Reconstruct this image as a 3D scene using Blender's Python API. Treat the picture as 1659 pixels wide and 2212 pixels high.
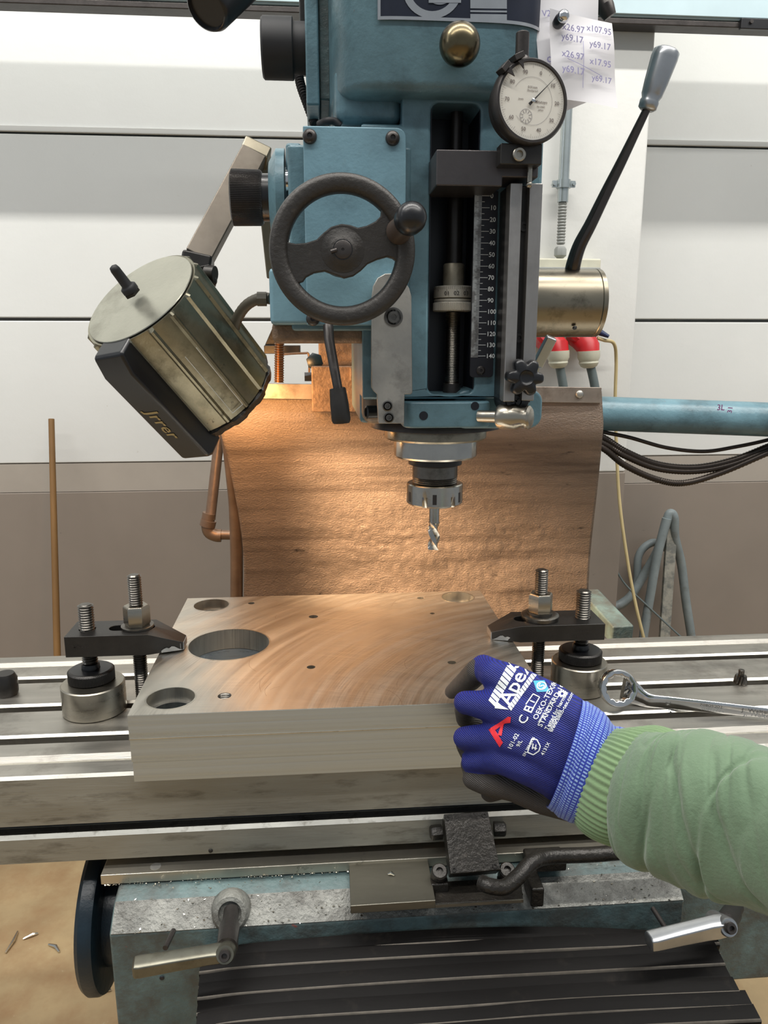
import bpy, bmesh, math, random
from mathutils import Vector as V, Matrix, noise
from mathutils.bvhtree import BVHTree
from bpy_extras import mesh_utils
random.seed(7)
PI = math.pi
for o in list(bpy.data.objects): bpy.data.objects.remove(o)
SC = bpy.context.scene
COL = SC.collection

# ------------------------------------------------------------------ camera
PITCH, YAW, FPX, W, H = math.radians(12.5), math.radians(4.7), 1661.0, 1659.0, 2212.0
CAM = V((0, 0, 1.4))
cd = bpy.data.cameras.new('camera'); cam = bpy.data.objects.new('camera', cd); COL.objects.link(cam)
cam.location = CAM
cam.rotation_euler = (PI/2 - PITCH, 0, -YAW)
cd.sensor_fit = 'VERTICAL'; cd.sensor_height = 24.0; cd.lens = 24.0*FPX/H
cd.clip_start = 0.02; cd.clip_end = 60
SC.camera = cam
# ------------------------------------------------------------------ world, lights, exposure
w = bpy.data.worlds.new('world'); SC.world = w; w.use_nodes = True
w.node_tree.nodes['Background'].inputs[0].default_value = (0.82, 0.91, 1.0, 1)
w.node_tree.nodes['Background'].inputs[1].default_value = 0.37
def area(name, loc, target, sx, sy, power, col=(1, 1, 1)):
    l = bpy.data.lights.new(name, 'AREA'); l.shape = 'RECTANGLE'; l.size = sx; l.size_y = sy
    l.energy = power; l.color = col
    o = bpy.data.objects.new(name, l); COL.objects.link(o); o.location = loc
    o.rotation_euler = (V(target)-V(loc)).to_track_quat('-Z', 'Y').to_euler()
    return o
area('ceiling_tube_front', (0.25, -0.75, 4.0), (0.2, 1.2, 1.2), 6.0, 0.10, 98, (1.0, 0.97, 0.92))
area('ceiling_tube_wall', (0.1, 0.55, 4.1), (0.1, 1.7, 1.2), 6.0, 0.08, 162, (1.0, 0.965, 0.91))
area('ceiling_tube_left', (-2.6, 0.4, 3.6), (0.2, 1.0, 1.2), 0.15, 4.0, 12, (0.95, 0.97, 1.0))
SC.view_settings.view_transform = 'Standard'
try: SC.view_settings.look = 'None'
except Exception: pass
SC.view_settings.gamma = 1.0; SC.view_settings.exposure = 0.0
SC.view_settings.use_curve_mapping = False

# ------------------------------------------------------------------ helpers
_fw = V((math.sin(YAW)*math.cos(PITCH), math.cos(YAW)*math.cos(PITCH), -math.sin(PITCH)))
_rt = V((math.cos(YAW), -math.sin(YAW), 0)); _up = _rt.cross(_fw)
def ray(px, py): return _fw + _rt*((px-W/2)/FPX) - _up*((py-H/2)/FPX)
def A(px, py, Y):            # where the sight line of a photo point meets the plane y = Y
    d = ray(px, py); return CAM + d*(Y/d.y)
def AZ(px, py, Z):
    d = ray(px, py); return CAM + d*((Z-CAM.z)/d.z)
def S(px, Y, py=1106):       # length of px pixels at depth Y
    return px/FPX*abs((A(830, py, Y)-CAM).dot(_fw))

class G:
    def __init__(s): s.bm = bmesh.new()
    def quadstrip(s, rings, closed=True, capa=True, capb=True, uv=False):
        bm = s.bm; R = [[bm.verts.new(p) for p in r] for r in rings]; n = len(R[0])
        for i in range(len(R)-1):
            for j in range(n if closed else n-1):
                k = (j+1) % n
                try: bm.faces.new((R[i][j], R[i][k], R[i+1][k], R[i+1][j]))
                except ValueError: pass
        if closed and capa: bm.faces.new(R[0][::-1])
        if closed and capb: bm.faces.new(R[-1])
        return R
    def box(s, x0, x1, y0, y1, z0, z1):
        return s.hexa([(x0,y0,z0),(x1,y0,z0),(x1,y0,z1),(x0,y0,z1)], [(x0,y1,z0),(x1,y1,z0),(x1,y1,z1),(x0,y1,z1)])
    def hexa(s, a, b):
        s.quadstrip([[V(p) for p in a], [V(p) for p in b]]); return s
    def obox(s, c, ax, ay, az):          # centre and three half-extent vectors
        c = V(c); ax = V(ax); ay = V(ay); az = V(az)
        a = [c-ax-ay-az, c+ax-ay-az, c+ax+ay-az, c-ax+ay-az]
        return s.hexa(a, [p+2*az for p in a])
    def bar(s, a, b, w, t, side=None):   # rectangular bar from a to b
        a = V(a); b = V(b); d = (b-a); L = d.length; d.normalize()
        side = V(side) if side is not None else V((0, 1, 0))
        u = d.cross(side).normalized(); v = u.cross(d).normalized()
        return s.obox((a+b)/2, d*L/2, u*w/2, v*t/2)
    def prism(s, pts, ext, holes=()):    # planar polygon in 3D swept along ext
        ext = V(ext); bm = s.bm
        loops = [[V(p) for p in pts]] + [[V(p) for p in h] for h in holes]
        if not holes:
            s.quadstrip([loops[0], [p+ext for p in loops[0]]]); return s
        cap = []; all_e = []
        L0 = []; L1 = []
        for lp in loops:
            a = [bm.verts.new(p) for p in lp]; b = [bm.verts.new(p+ext) for p in lp]
            L0.append(a); L1.append(b)
        for a, b in zip(L0, L1):
            n = len(a)
            for j in range(n):
                k = (j+1) % n; bm.faces.new((a[j], a[k], b[k], b[j]))
        for LL in (L0, L1):
            es = []
            for a in LL:
                for j in range(len(a)):
                    es.append(bm.edges.get((a[j], a[(j+1) % len(a)])))
            bmesh.ops.triangle_fill(bm, use_beauty=True, use_dissolve=False, edges=es)
        return s
    def lathe(s, prof, o, ax, seg=40, capa=True, capb=True, ph=0.0):   # prof: (radius, height along ax)
        o = V(o); ax = V(ax).normalized(); u = ax.orthogonal().normalized(); v = ax.cross(u)
        rings = []
        for r, h in prof:
            r = max(r, 1e-5)
            rings.append([o+ax*h+(u*math.cos(ph+2*PI*j/seg)+v*math.sin(ph+2*PI*j/seg))*r for j in range(seg)])
        s.quadstrip(rings, True, capa, capb); return s
    def gear(s, prof, o, ax, n, amp, seg_per=4):   # lathe whose radius is toothed
        o = V(o); ax = V(ax).normalized(); u = ax.orthogonal().normalized(); v = ax.cross(u); m = n*seg_per
        rings = []
        for r, h, a in prof:
            rr = []
            for j in range(m):
                t = 2*PI*j/m; q = r + a*amp*(1 if (j % seg_per) < seg_per/2 else -1)
                rr.append(o+ax*h+(u*math.cos(t)+v*math.sin(t))*q)
            rings.append(rr)
        s.quadstrip(rings); return s
    def tube(s, pts, r, seg=12, ridge=0.0):
        pts = [V(p) for p in pts]; n = len(pts); rings = []
        rs = r if isinstance(r, (list, tuple)) else [r]*n
        t = (pts[1]-pts[0]).normalized(); u = t.orthogonal().normalized()
        for i in range(n):
            t = (pts[min(i+1, n-1)]-pts[max(i-1, 0)]).normalized()
            u = (u - t*u.dot(t)).normalized(); v = t.cross(u)
            rr = rs[i]*(1+(ridge if i % 2 else -ridge))
            rings.append([pts[i]+(u*math.cos(2*PI*j/seg)+v*math.sin(2*PI*j/seg))*rr for j in range(seg)])
        s.quadstrip(rings); return s
    def sphere(s, c, r, seg=32, rings=16, sc=(1, 1, 1)):
        m = Matrix.Translation(V(c)) @ Matrix.Diagonal((sc[0], sc[1], sc[2], 1))
        bmesh.ops.create_uvsphere(s.bm, u_segments=seg, v_segments=rings, radius=r, matrix=m); return s
    def thread(s, a, b, r, pitch, depth, seg=24, chamfer=True):
        a = V(a); b = V(b); L = (b-a).length; n = max(2, int(L/pitch)); pr = []
        for i in range(n):
            h = L*i/n
            pr += [(r-depth, h), (r, h+0.5*L/n), (r-depth, h+L/n*0.98)]
        if chamfer: pr = [(r*0.82, 0)] + pr[1:-1] + [(r*0.9, L-pitch*0.5), (r*0.7, L)]
        return s.lathe(pr, a, b-a, seg)
    def text(s, body, o, xd, yd, size, thick=0.0003, align='LEFT'):
        vs, fs = glyphs(body, align)
        xd = V(xd).normalized(); yd = V(yd).normalized(); nd = xd.cross(yd)
        nv = [s.bm.verts.new(V(o)+xd*p[0]*size+yd*p[1]*size+nd*thick) for p in vs]
        for f in fs:
            try: s.bm.faces.new([nv[i] for i in f])
            except ValueError: pass
        return s
    def sheet(s, grid):
        R = s.quadstrip(grid, closed=False); return R
_gl = {}
def glyphs(body, align='LEFT'):
    key = (body, align)
    if key not in _gl:
        c = bpy.data.curves.new('t', 'FONT'); c.body = body; c.size = 1.0; c.align_x = align; c.fill_mode = 'BOTH'; c.resolution_u = 2
        c.offset = 0.012
        o = bpy.data.objects.new('t', c); COL.objects.link(o)
        dg = bpy.context.evaluated_depsgraph_get(); me = bpy.data.meshes.new_from_object(o.evaluated_get(dg))
        _gl[key] = ([tuple(v.co) for v in me.vertices], [tuple(p.vertices) for p in me.polygons])
        bpy.data.objects.remove(o); bpy.data.curves.remove(c); bpy.data.meshes.remove(me)
    return _gl[key]

def thing(name, label, cat, loc, group=None, kind=None):
    o = bpy.data.objects.new(name, None); COL.objects.link(o); o.location = loc; o.empty_display_size = 0.02
    o['label'] = label; o['category'] = cat
    if group: o['group'] = group
    if kind: o['kind'] = kind
    return o
def root_of(o):
    while o.parent: o = o.parent
    return o
def part(name, g, mat, parent=None, bevel=0.0, smooth=38, label=None, loc=None, seg=2, kind=None, mirror_fix=True):
    bm = g.bm
    bmesh.ops.remove_doubles(bm, verts=bm.verts, dist=1e-6)
    bmesh.ops.recalc_face_normals(bm, faces=bm.faces)
    me = bpy.data.meshes.new(name)
    if loc is None: loc = root_of(parent).location.copy() if parent else V((0, 0, 0))
    bmesh.ops.translate(bm, verts=bm.verts, vec=-V(loc))
    bm.to_mesh(me); bm.free()
    for p in me.polygons: p.use_smooth = True
    me.set_sharp_from_angle(angle=math.radians(smooth))
    me.materials.append(mat)
    o = bpy.data.objects.new(name, me); COL.objects.link(o)
    if parent: o.parent = parent
    else: o.location = loc
    if label: o['label'] = label
    if kind: o['kind'] = kind
    if bevel:
        m = o.modifiers.new('bevel', 'BEVEL'); m.width = bevel; m.segments = seg; m.limit_method = 'ANGLE'; m.angle_limit = math.radians(40)
        m.harden_normals = True
    return o
def single(name, g, mat, label, cat, loc, bevel=0.0, group=None, kind=None, **k):
    o = part(name, g, mat, None, bevel=bevel, loc=loc, **k); o['label'] = label; o['category'] = cat
    if group: o['group'] = group
    if kind: o['kind'] = kind
    return o
def struct(name, g, mat, bevel=0.0, parent=None, **k):
    o = part(name, g, mat, parent, bevel=bevel, **k)
    if not parent: o['kind'] = 'structure'
    return o

def arc(cx, cz, r, a0, a1, n, Y=0):
    return [(cx+r*math.cos(math.radians(a0+(a1-a0)*i/n)), Y, cz+r*math.sin(math.radians(a0+(a1-a0)*i/n))) for i in range(n+1)]
def rrect(x0, x1, z0, z1, r, Y, n=6, plane='xz'):
    P = arc(x1-r, z1-r, r, 0, 90, n, Y)+arc(x0+r, z1-r, r, 90, 180, n, Y)+arc(x0+r, z0+r, r, 180, 270, n, Y)+arc(x1-r, z0+r, r, 270, 360, n, Y)
    if plane == 'xy': P = [(p[0], p[2], Y) for p in P]
    return P
def circ(c, u, v, r, n=32):
    c = V(c); return [c+(V(u)*math.cos(2*PI*i/n)+V(v)*math.sin(2*PI*i/n))*r for i in range(n)]
def spline(pts, n=8):
    pts = [V(p) for p in pts]; out = []
    P = [pts[0]*2-pts[1]]+pts+[pts[-1]*2-pts[-2]]
    for i in range(1, len(P)-2):
        a, b, c, d = P[i-1], P[i], P[i+1], P[i+2]
        for k in range(n):
            t = k/n
            out.append(0.5*((2*b)+(c-a)*t+(2*a-5*b+4*c-d)*t*t+(3*b-a-3*c+d)*t**3))
    out.append(pts[-1]); return out

# ------------------------------------------------------------------ materials
def lin(c):
    return tuple(((x/255)/12.92 if x/255 <= 0.04045 else ((x/255+0.055)/1.055)**2.4) for x in c)+(1.0,)
def M(name, col, rough=0.5, metal=0.0, var=0.12, vs=14, stretch=(1, 1, 1), bump=0.0, bs=120, dirt=None, dirt2=None, spec=0.5, rvar=0.0, bstretch=None, coat=0.0, trans=0.0, sheen=0.0):
    m = bpy.data.materials.new(name); m.use_nodes = True; nt = m.node_tree; N = nt.nodes; L = nt.links
    b = N['Principled BSDF']; b.inputs['Roughness'].default_value = rough; b.inputs['Metallic'].default_value = metal
    b.inputs['Specular IOR Level'].default_value = spec
    if coat: b.inputs['Coat Weight'].default_value = coat; b.inputs['Coat Roughness'].default_value = 0.15
    if trans: b.inputs['Transmission Weight'].default_value = trans
    if sheen: b.inputs['Sheen Weight'].default_value = sheen; b.inputs['Sheen Roughness'].default_value = 0.5
    tc = N.new('ShaderNodeTexCoord')
    def ntex(scale, st, det=5, rough_=0.6, off=0.0):
        mp = N.new('ShaderNodeMapping'); mp.inputs['Scale'].default_value = st; mp.inputs['Location'].default_value = (off, off*1.7, off*0.3)
        L.new(tc.outputs['Object'], mp.inputs[0]); t = N.new('ShaderNodeTexNoise')
        t.inputs['Scale'].default_value = scale; t.inputs['Detail'].default_value = det; t.inputs['Roughness'].default_value = rough_
        L.new(mp.outputs[0], t.inputs['Vector']); return t
    def mix(fac, a, bb, blend='MIX'):
        x = N.new('ShaderNodeMix'); x.data_type = 'RGBA'; x.blend_type = blend
        if isinstance(fac, float): x.inputs[0].default_value = fac
        else: L.new(fac, x.inputs[0])
        for i, q in ((6, a), (7, bb)):
            if isinstance(q, tuple): x.inputs[i].default_value = q
            else: L.new(q, x.inputs[i])
        return x.outputs[2]
    def ramp(src, lo, hi):
        r = N.new('ShaderNodeMapRange'); r.inputs['From Min'].default_value = lo; r.inputs['From Max'].default_value = hi
        L.new(src, r.inputs[0]); return r.outputs[0]
    c = lin(col)
    n1 = ntex(vs, stretch)
    f = ramp(n1.outputs[0], 0.3, 0.7)
    lo = tuple(x*(1-var) for x in c[:3])+(1,); hi = tuple(min(1, x*(1+var)) for x in c[:3])+(1,)
    out = mix(f, lo, hi)
    k = 1
    for d in (dirt, dirt2):
        if d:       # (colour, scale, lo, hi, amount[, stretch])
            t = ntex(d[1], d[5] if len(d) > 5 else (1, 1, 1), 8, 0.65, 3.1*k); k += 1
            ff = ramp(t.outputs[0], d[2], d[3])
            mm = N.new('ShaderNodeMath'); mm.operation = 'MULTIPLY'; mm.inputs[1].default_value = d[4]; L.new(ff, mm.inputs[0])
            out = mix(mm.outputs[0], out, lin(d[0]))
    L.new(out, b.inputs['Base Color'])
    if rvar:
        r = N.new('ShaderNodeMapRange'); r.inputs['From Min'].default_value = 0.3; r.inputs['From Max'].default_value = 0.7
        r.inputs['To Min'].default_value = max(0.02, rough-rvar); r.inputs['To Max'].default_value = min(1, rough+rvar)
        L.new(n1.outputs[0], r.inputs[0]); L.new(r.outputs[0], b.inputs['Roughness'])
    if bump:
        t = ntex(bs, bstretch or stretch, 4, 0.6, 9.0); bp = N.new('ShaderNodeBump'); bp.inputs['Strength'].default_value = 1.0
        bp.inputs['Distance'].default_value = bump; L.new(t.outputs[0], bp.inputs['Height']); L.new(bp.outputs[0], b.inputs['Normal'])
    return m
def EMIT(name, col, strength):
    m = bpy.data.materials.new(name); m.use_nodes = True; b = m.node_tree.nodes['Principled BSDF']
    b.inputs['Emission Color'].default_value = lin(col); b.inputs['Emission Strength'].default_value = strength; b.inputs['Base Color'].default_value = lin(col)
    return m
GR = (38, 33, 28)
teal = M('teal_paint', (94, 125, 135), 0.34, 0, 0.28, 12, bump=0.0005, bs=160, dirt=((48, 62, 66), 17, 0.50, 0.74, 0.75), dirt2=((120, 66, 60), 44, 0.70, 0.74, 0.7), spec=0.5)
tealc = M('teal_clean', (110, 145, 158), 0.42, 0, 0.2, 9, bump=0.0002, bs=260, dirt=((58, 78, 84), 13, 0.52, 0.76, 0.6), dirt2=((84, 84, 70), 34, .62, .76, .4))
tealsad = M('teal_worn_saddle', (90, 110, 110), 0.5, 0, 0.25, 18, bump=0.0012, bs=140, dirt=((70, 66, 60), 26, 0.42, 0.62, 0.75), dirt2=((150, 72, 58), 30, 0.70, 0.74, 0.8))
sadtop = M('greasy_worn_paint', (128, 128, 122), 0.42, 0.2, 0.3, 40, bump=0.0015, bs=220, dirt=((62, 58, 52), 30, 0.45, 0.65, 0.8))
tealdark = M('dark_teal', (18, 34, 44), 0.35, 0, 0.3, 10, bump=0.0005, bs=90)
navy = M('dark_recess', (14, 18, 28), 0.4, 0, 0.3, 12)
steel = M('ground_steel', (176, 172, 164), 0.42, 1.0, 0.14, 26, stretch=(0.25, 2, 2), bump=0.00012, bs=320, bstretch=(0.12, 3, 3), dirt=((96, 88, 78), 22, 0.52, 0.75, 0.55), rvar=0.08)
steelf = M('table_front_steel', (160, 158, 148), 0.5, 0.7, 0.18, 16, stretch=(0.4, 1, 2.4), bump=0.0002, bs=220, bstretch=(0.15, 3, 3), dirt=((78, 70, 56), 44, 0.54, 0.72, 0.6, (0.4, 1, 1.8)), rvar=0.1)
steelb = M('bright_edge_steel', (205, 202, 192), 0.3, 1.0, 0.2, 60, stretch=(0.3, 1, 1), dirt=((120, 112, 98), 70, 0.55, 0.7, 0.7))
slotm = M('slot_steel', (86, 84, 78), 0.45, 1.0, 0.15, 30, stretch=(0.3, 1, 1), dirt=((30, 28, 24), 12, 0.5, 0.75, 0.7))
plates = M('workpiece_side', (196, 206, 214), 0.32, 0.92, 0.04, 60, stretch=(0.03, 1, 3), bump=0.00015, bs=160, bstretch=(0.03, 1, 4), dirt=((150, 152, 152), 110, 0.5, 0.72, 0.3, (0.012, 1, 3)), rvar=0.08)
polish = M('polished_steel', (176, 172, 164), 0.2, 1.0, 0.1, 40, bump=0.00005, bs=300, rvar=0.07)
turned = M('turned_steel', (164, 158, 146), 0.3, 1.0, 0.08, 60, stretch=(0.4, 0.4, 3), dirt=((112, 104, 90), 30, 0.55, 0.75, 0.3), rvar=0.06)
hubm = M('worn_hub_steel', (140, 132, 116), 0.3, 1.0, 0.15, 20, stretch=(0.3, 1, 1), dirt=((60, 54, 44), 34, 0.54, 0.72, 0.75), rvar=0.08)
oxide = M('black_oxide', (58, 56, 54), 0.36, 0.7, 0.2, 30, bump=0.0001, bs=300, dirt=((86, 78, 70), 40, 0.6, 0.75, 0.4))
threadm = M('threaded_steel', (112, 108, 102), 0.3, 1.0, 0.2, 60, dirt=((50, 46, 42), 50, 0.5, 0.7, 0.6))
darkm = M('dark_metal', (66, 62, 60), 0.38, 0.6, 0.2, 24, bump=0.0002, bs=200, dirt=((34, 30, 28), 20, 0.5, 0.7, 0.5))
darkblk = M('stop_block_metal', (84, 80, 80), 0.4, 0.75, 0.14, 20, bump=0.0001, bs=300, dirt=((60, 48, 44), 18, 0.55, 0.75, 0.5))
castb = M('cast_black', (54, 51, 48), 0.46, 0.25, 0.16, 22, bump=0.0006, bs=240, dirt=((92, 84, 76), 60, 0.62, 0.72, 0.35))
blkp = M('black_plastic', (24, 24, 26), 0.3, 0, 0.15, 30)
rubber = M('black_rubber', (30, 30, 32), 0.6, 0, 0.2, 40)
grease = M('greasy_black', (44, 41, 37), 0.32, 0.3, 0.3, 60, bump=0.0009, bs=260, dirt=((88, 82, 74), 90, 0.62, 0.74, 0.5))
alu = M('dirty_aluminium', (140, 136, 118), 0.36, 0.85, 0.2, 20, bump=0.0004, bs=120, dirt=((74, 68, 52), 26, 0.5, 0.68, 0.7), dirt2=((34, 30, 26), 70, 0.64, 0.70, 0.7))
alutop = M('lamp_cap_aluminium', (168, 166, 152), 0.32, 0.9, 0.12, 16, bump=0.0002, bs=200, dirt=((96, 90, 72), 12, 0.55, 0.75, 0.6), rvar=0.06)
greyplate = M('grey_steel_plate', (168, 166, 160), 0.5, 0.8, 0.2, 20, bump=0.00015, bs=240, dirt=((60, 58, 56), 24, 0.55, 0.75, 0.6), rvar=0.08)
chromed = M('chrome', (210, 210, 210), 0.14, 1.0, 0.06, 30)
satin = M('satin_alloy', (176, 178, 180), 0.3, 0.9, 0.12, 24, dirt=((110, 108, 104), 30, 0.6, 0.75, 0.4))
brass = M('brass_knob', (104, 95, 74), 0.26, 1.0, 0.2, 20, dirt=((58, 50, 34), 26, 0.5, 0.7, 0.5))
guardm = M('oily_rubber_sheet', (128, 111, 96), 0.45, 0.1, 0.22, 10, stretch=(0.6, 1, 1.8), bump=0.0016, bs=420, bstretch=(0.7, 1, 1.2), dirt=((62, 48, 38), 11, 0.48, 0.70, 0.7, (0.25, 1, 3.4)), dirt2=((26, 22, 18), 34, 0.64, 0.72, 0.8, (.6, 1, 1.6)), rvar=0.12)
guardpipe = M('copper_pipe', (120, 98, 80), 0.42, 0.5, 0.2, 30, bump=0.0004, bs=120)
lampwarm = M('lamp_warm_dirty_casting', (128, 104, 82), 0.5, 0.2, 0.3, 60, bump=0.0012, bs=220, dirt=((60, 44, 32), 26, 0.5, 0.7, 0.6))  # teal casting tinted bronze for the lamp's warm light, plus real dirt
wallw = M('white_wall', (208, 209, 206), 0.55, 0, 0.03, 3, dirt=((160, 152, 140), 40, 0.70, 0.76, 0.5), bump=0.0003, bs=60)
pillarw = M('white_pillar', (214, 214, 210), 0.6, 0, 0.04, 4, bump=0.0008, bs=30, dirt=((190, 184, 172), 22, 0.66, 0.76, 0.5))
jointm = M('panel_joint', (150, 148, 142), 0.6)
dado1 = M('dado_upper_tone', (160, 152, 142), 0.6, 0, 0.06, 6)  # strip above the dado panel, in a lighter tone than the panel
dado2 = M('dado_lower_tone', (132, 122, 112), 0.6, 0, 0.07, 3, dirt=((70, 64, 58), 40, 0.70, 0.75, 0.6))
ribbed = M('ribbed_aluminium', (192, 192, 188), 0.5, 0.0, 0.10, 5, stretch=(0.2, 1, 14))
floorm = M('brown_floor', (170, 148, 112), 0.5, 0, 0.2, 4, bump=0.0004, bs=60, dirt=((140, 98, 62), 6, 0.45, 0.7, 0.6), dirt2=((200, 186, 160), 40, 0.66, 0.72, 0.4))
pvc = M('pale_blue_trunking', (176, 196, 202), 0.45, 0, 0.05, 8)
galv = M('galvanised', (176, 184, 184), 0.3, 0.8, 0.1, 20)
greyp = M('grey_plastic', (140, 142, 138), 0.5)
cream = M('cream_plastic', (205, 202, 182), 0.5)
redp = M('red_plastic', (196, 40, 44), 0.4)
cableg = M('grey_cable', (96, 106, 106), 0.5)
hoseg = M('grey_hose', (124, 134, 136), 0.5, 0, 0.15, 20, dirt=((90, 88, 80), 20, 0.55, 0.7, 0.6))
cablebl = M('armoured_cable', (54, 46, 40), 0.35, 0.5)
yellowc = M('cream_cable', (196, 178, 132), 0.5)
wood = M('brown_stick', (120, 88, 48), 0.6, 0, 0.2, 20, stretch=(1, 1, 0.1))
paper = M('paper', (226, 224, 226), 0.7, 0, 0.03, 20, dirt=((170, 164, 160), 26, 0.62, 0.8, 0.5), trans=0.0)
ink = M('blue_ink', (160, 156, 194), 0.7, 0, 0.1, 20)
whiteprint = M('white_print', (222, 226, 226), 0.5, 0, 0.08, 300)
dialface = M('dial_face', (214, 210, 200), 0.4, 0, 0.06, 20, dirt=((140, 126, 104), 60, 0.6, 0.8, 0.3))
blackprint = M('black_print', (52, 50, 50), 0.5)
goldprint = M('gold_print', (170, 150, 100), 0.5)
redprint = M('red_print', (214, 40, 52), 0.5, 0, 0.12, 300)
cyanprint = M('cyan_print', (60, 160, 190), 0.5)
chipm = M('metal_chips', (220, 216, 205), 0.2, 1.0, 0.1, 50)
bellowm = M('oiled_black_cover', (14, 12, 11), 0.55, 0.0, 0.3, 24, stretch=(0.4, 1, 1), bump=0.0002, bs=120, dirt=((50, 44, 38), 40, 0.6, 0.75, 0.3), spec=0.12)
bellowe = M('worn_cover_edge', (84, 78, 70), 0.4, 0.5, 0.3, 60)
greenf = M('green_fleece', (98, 120, 94), 0.85, 0, 0.12, 10, bump=0.0006, bs=300, dirt=((66, 94, 68), 6, 0.5, 0.8, 0.4), sheen=0.3)

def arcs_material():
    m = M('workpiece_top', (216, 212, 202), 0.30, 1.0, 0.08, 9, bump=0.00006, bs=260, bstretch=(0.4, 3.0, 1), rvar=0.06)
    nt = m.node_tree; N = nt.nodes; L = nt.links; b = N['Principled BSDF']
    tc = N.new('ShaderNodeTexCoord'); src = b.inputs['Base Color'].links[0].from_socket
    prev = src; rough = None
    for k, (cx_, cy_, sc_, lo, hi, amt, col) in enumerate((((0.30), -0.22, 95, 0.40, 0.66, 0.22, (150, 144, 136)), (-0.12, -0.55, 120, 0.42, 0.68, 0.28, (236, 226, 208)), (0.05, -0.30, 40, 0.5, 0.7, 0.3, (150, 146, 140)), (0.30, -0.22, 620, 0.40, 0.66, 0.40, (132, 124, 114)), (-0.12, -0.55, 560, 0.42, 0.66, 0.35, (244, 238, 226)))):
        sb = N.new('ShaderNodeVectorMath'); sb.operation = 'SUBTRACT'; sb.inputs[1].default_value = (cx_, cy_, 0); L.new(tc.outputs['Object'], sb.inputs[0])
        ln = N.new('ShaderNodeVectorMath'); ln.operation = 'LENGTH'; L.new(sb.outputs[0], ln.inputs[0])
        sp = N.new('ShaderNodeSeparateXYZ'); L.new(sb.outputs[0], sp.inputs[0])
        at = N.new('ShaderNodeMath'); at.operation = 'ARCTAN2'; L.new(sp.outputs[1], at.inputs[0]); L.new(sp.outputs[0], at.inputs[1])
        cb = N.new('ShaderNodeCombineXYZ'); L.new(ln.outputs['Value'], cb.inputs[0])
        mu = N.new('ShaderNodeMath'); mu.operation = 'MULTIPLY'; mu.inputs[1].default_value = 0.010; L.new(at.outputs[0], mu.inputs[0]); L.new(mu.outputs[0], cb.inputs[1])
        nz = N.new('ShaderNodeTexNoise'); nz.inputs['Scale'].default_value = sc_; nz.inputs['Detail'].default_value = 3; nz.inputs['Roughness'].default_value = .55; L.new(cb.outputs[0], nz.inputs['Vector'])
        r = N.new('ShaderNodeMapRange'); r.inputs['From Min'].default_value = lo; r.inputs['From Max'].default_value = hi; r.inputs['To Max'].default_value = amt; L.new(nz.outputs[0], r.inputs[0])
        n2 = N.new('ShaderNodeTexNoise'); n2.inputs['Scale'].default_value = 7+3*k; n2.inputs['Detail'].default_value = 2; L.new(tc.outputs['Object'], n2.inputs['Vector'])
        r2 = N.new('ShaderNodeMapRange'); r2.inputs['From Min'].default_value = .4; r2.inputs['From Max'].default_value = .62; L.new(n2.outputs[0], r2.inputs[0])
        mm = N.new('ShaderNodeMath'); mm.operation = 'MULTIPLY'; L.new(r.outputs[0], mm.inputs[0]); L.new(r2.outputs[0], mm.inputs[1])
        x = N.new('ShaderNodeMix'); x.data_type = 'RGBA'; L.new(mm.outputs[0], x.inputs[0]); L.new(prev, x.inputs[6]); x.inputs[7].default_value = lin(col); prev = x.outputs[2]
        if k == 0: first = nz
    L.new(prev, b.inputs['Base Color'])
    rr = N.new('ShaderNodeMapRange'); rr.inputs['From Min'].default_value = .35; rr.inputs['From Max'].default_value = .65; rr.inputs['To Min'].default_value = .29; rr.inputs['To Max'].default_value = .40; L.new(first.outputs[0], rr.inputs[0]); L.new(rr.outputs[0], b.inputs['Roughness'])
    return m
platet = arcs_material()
# ================================================================== SETTING
WY = 2.1
def zw(py, px=830, Y=WY): return A(px, py, Y).z
g = G(); g.box(-3.5, 3.5, -4.0, WY+0.2, -0.1, 0.0); struct('floor', g, floorm)
zt = dict(dado=1.083, strip=1.003, joint=1.456, led0=1.896, led1=2.045)
# back wall: dado below, panels above with recessed joints
wall = G(); wall.box(-3.5, 3.5, WY+0.03, WY+0.2, 0, 3.6); wallo = struct('wall_back', wall, jointm)
g = G(); g.box(-3.5, 3.5, WY, WY+0.03, zt['strip']+0.0015, zt['dado']-0.002); part('dado_strip', g, dado1, wallo)
g = G(); g.box(-3.5, 3.5, WY-0.004, WY+0.03, 0, zt['strip']); part('dado_panel', g, dado2, wallo, bevel=0.002)
for z0, z1 in ((zt['dado'], zt['joint']-0.004), (zt['joint']+0.004, zt['led0']), (zt['led0']+0.004, 2.75), (2.758, 3.6)):
    g = G(); g.box(-3.5, 3.5, WY, WY+0.03, z0, z1); part('wall_panel', g, wallw, wallo, bevel=0.003)
# thin projecting lip along the panel joint
g = G(); g.box(-3.5, 3.5, WY-0.005, WY+.01, zt['led0']+.004, zt['led0']+0.018); struct('trim_1', g, ribbed, bevel=0.002)
# pillar
px0, px1, PY = 0.36, 0.781, 1.9
g = G(); g.box(px0, px1, PY, WY+0.02, zt['dado']-0.012, 3.6); pil = struct('wall_pillar', g, pillarw, bevel=0.006)
g = G(); g.box(px0, px1, PY-0.001, WY+0.02, 0, zt['dado']-0.012); part('dado_panel', g, dado2, pil, bevel=0.003)
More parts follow.
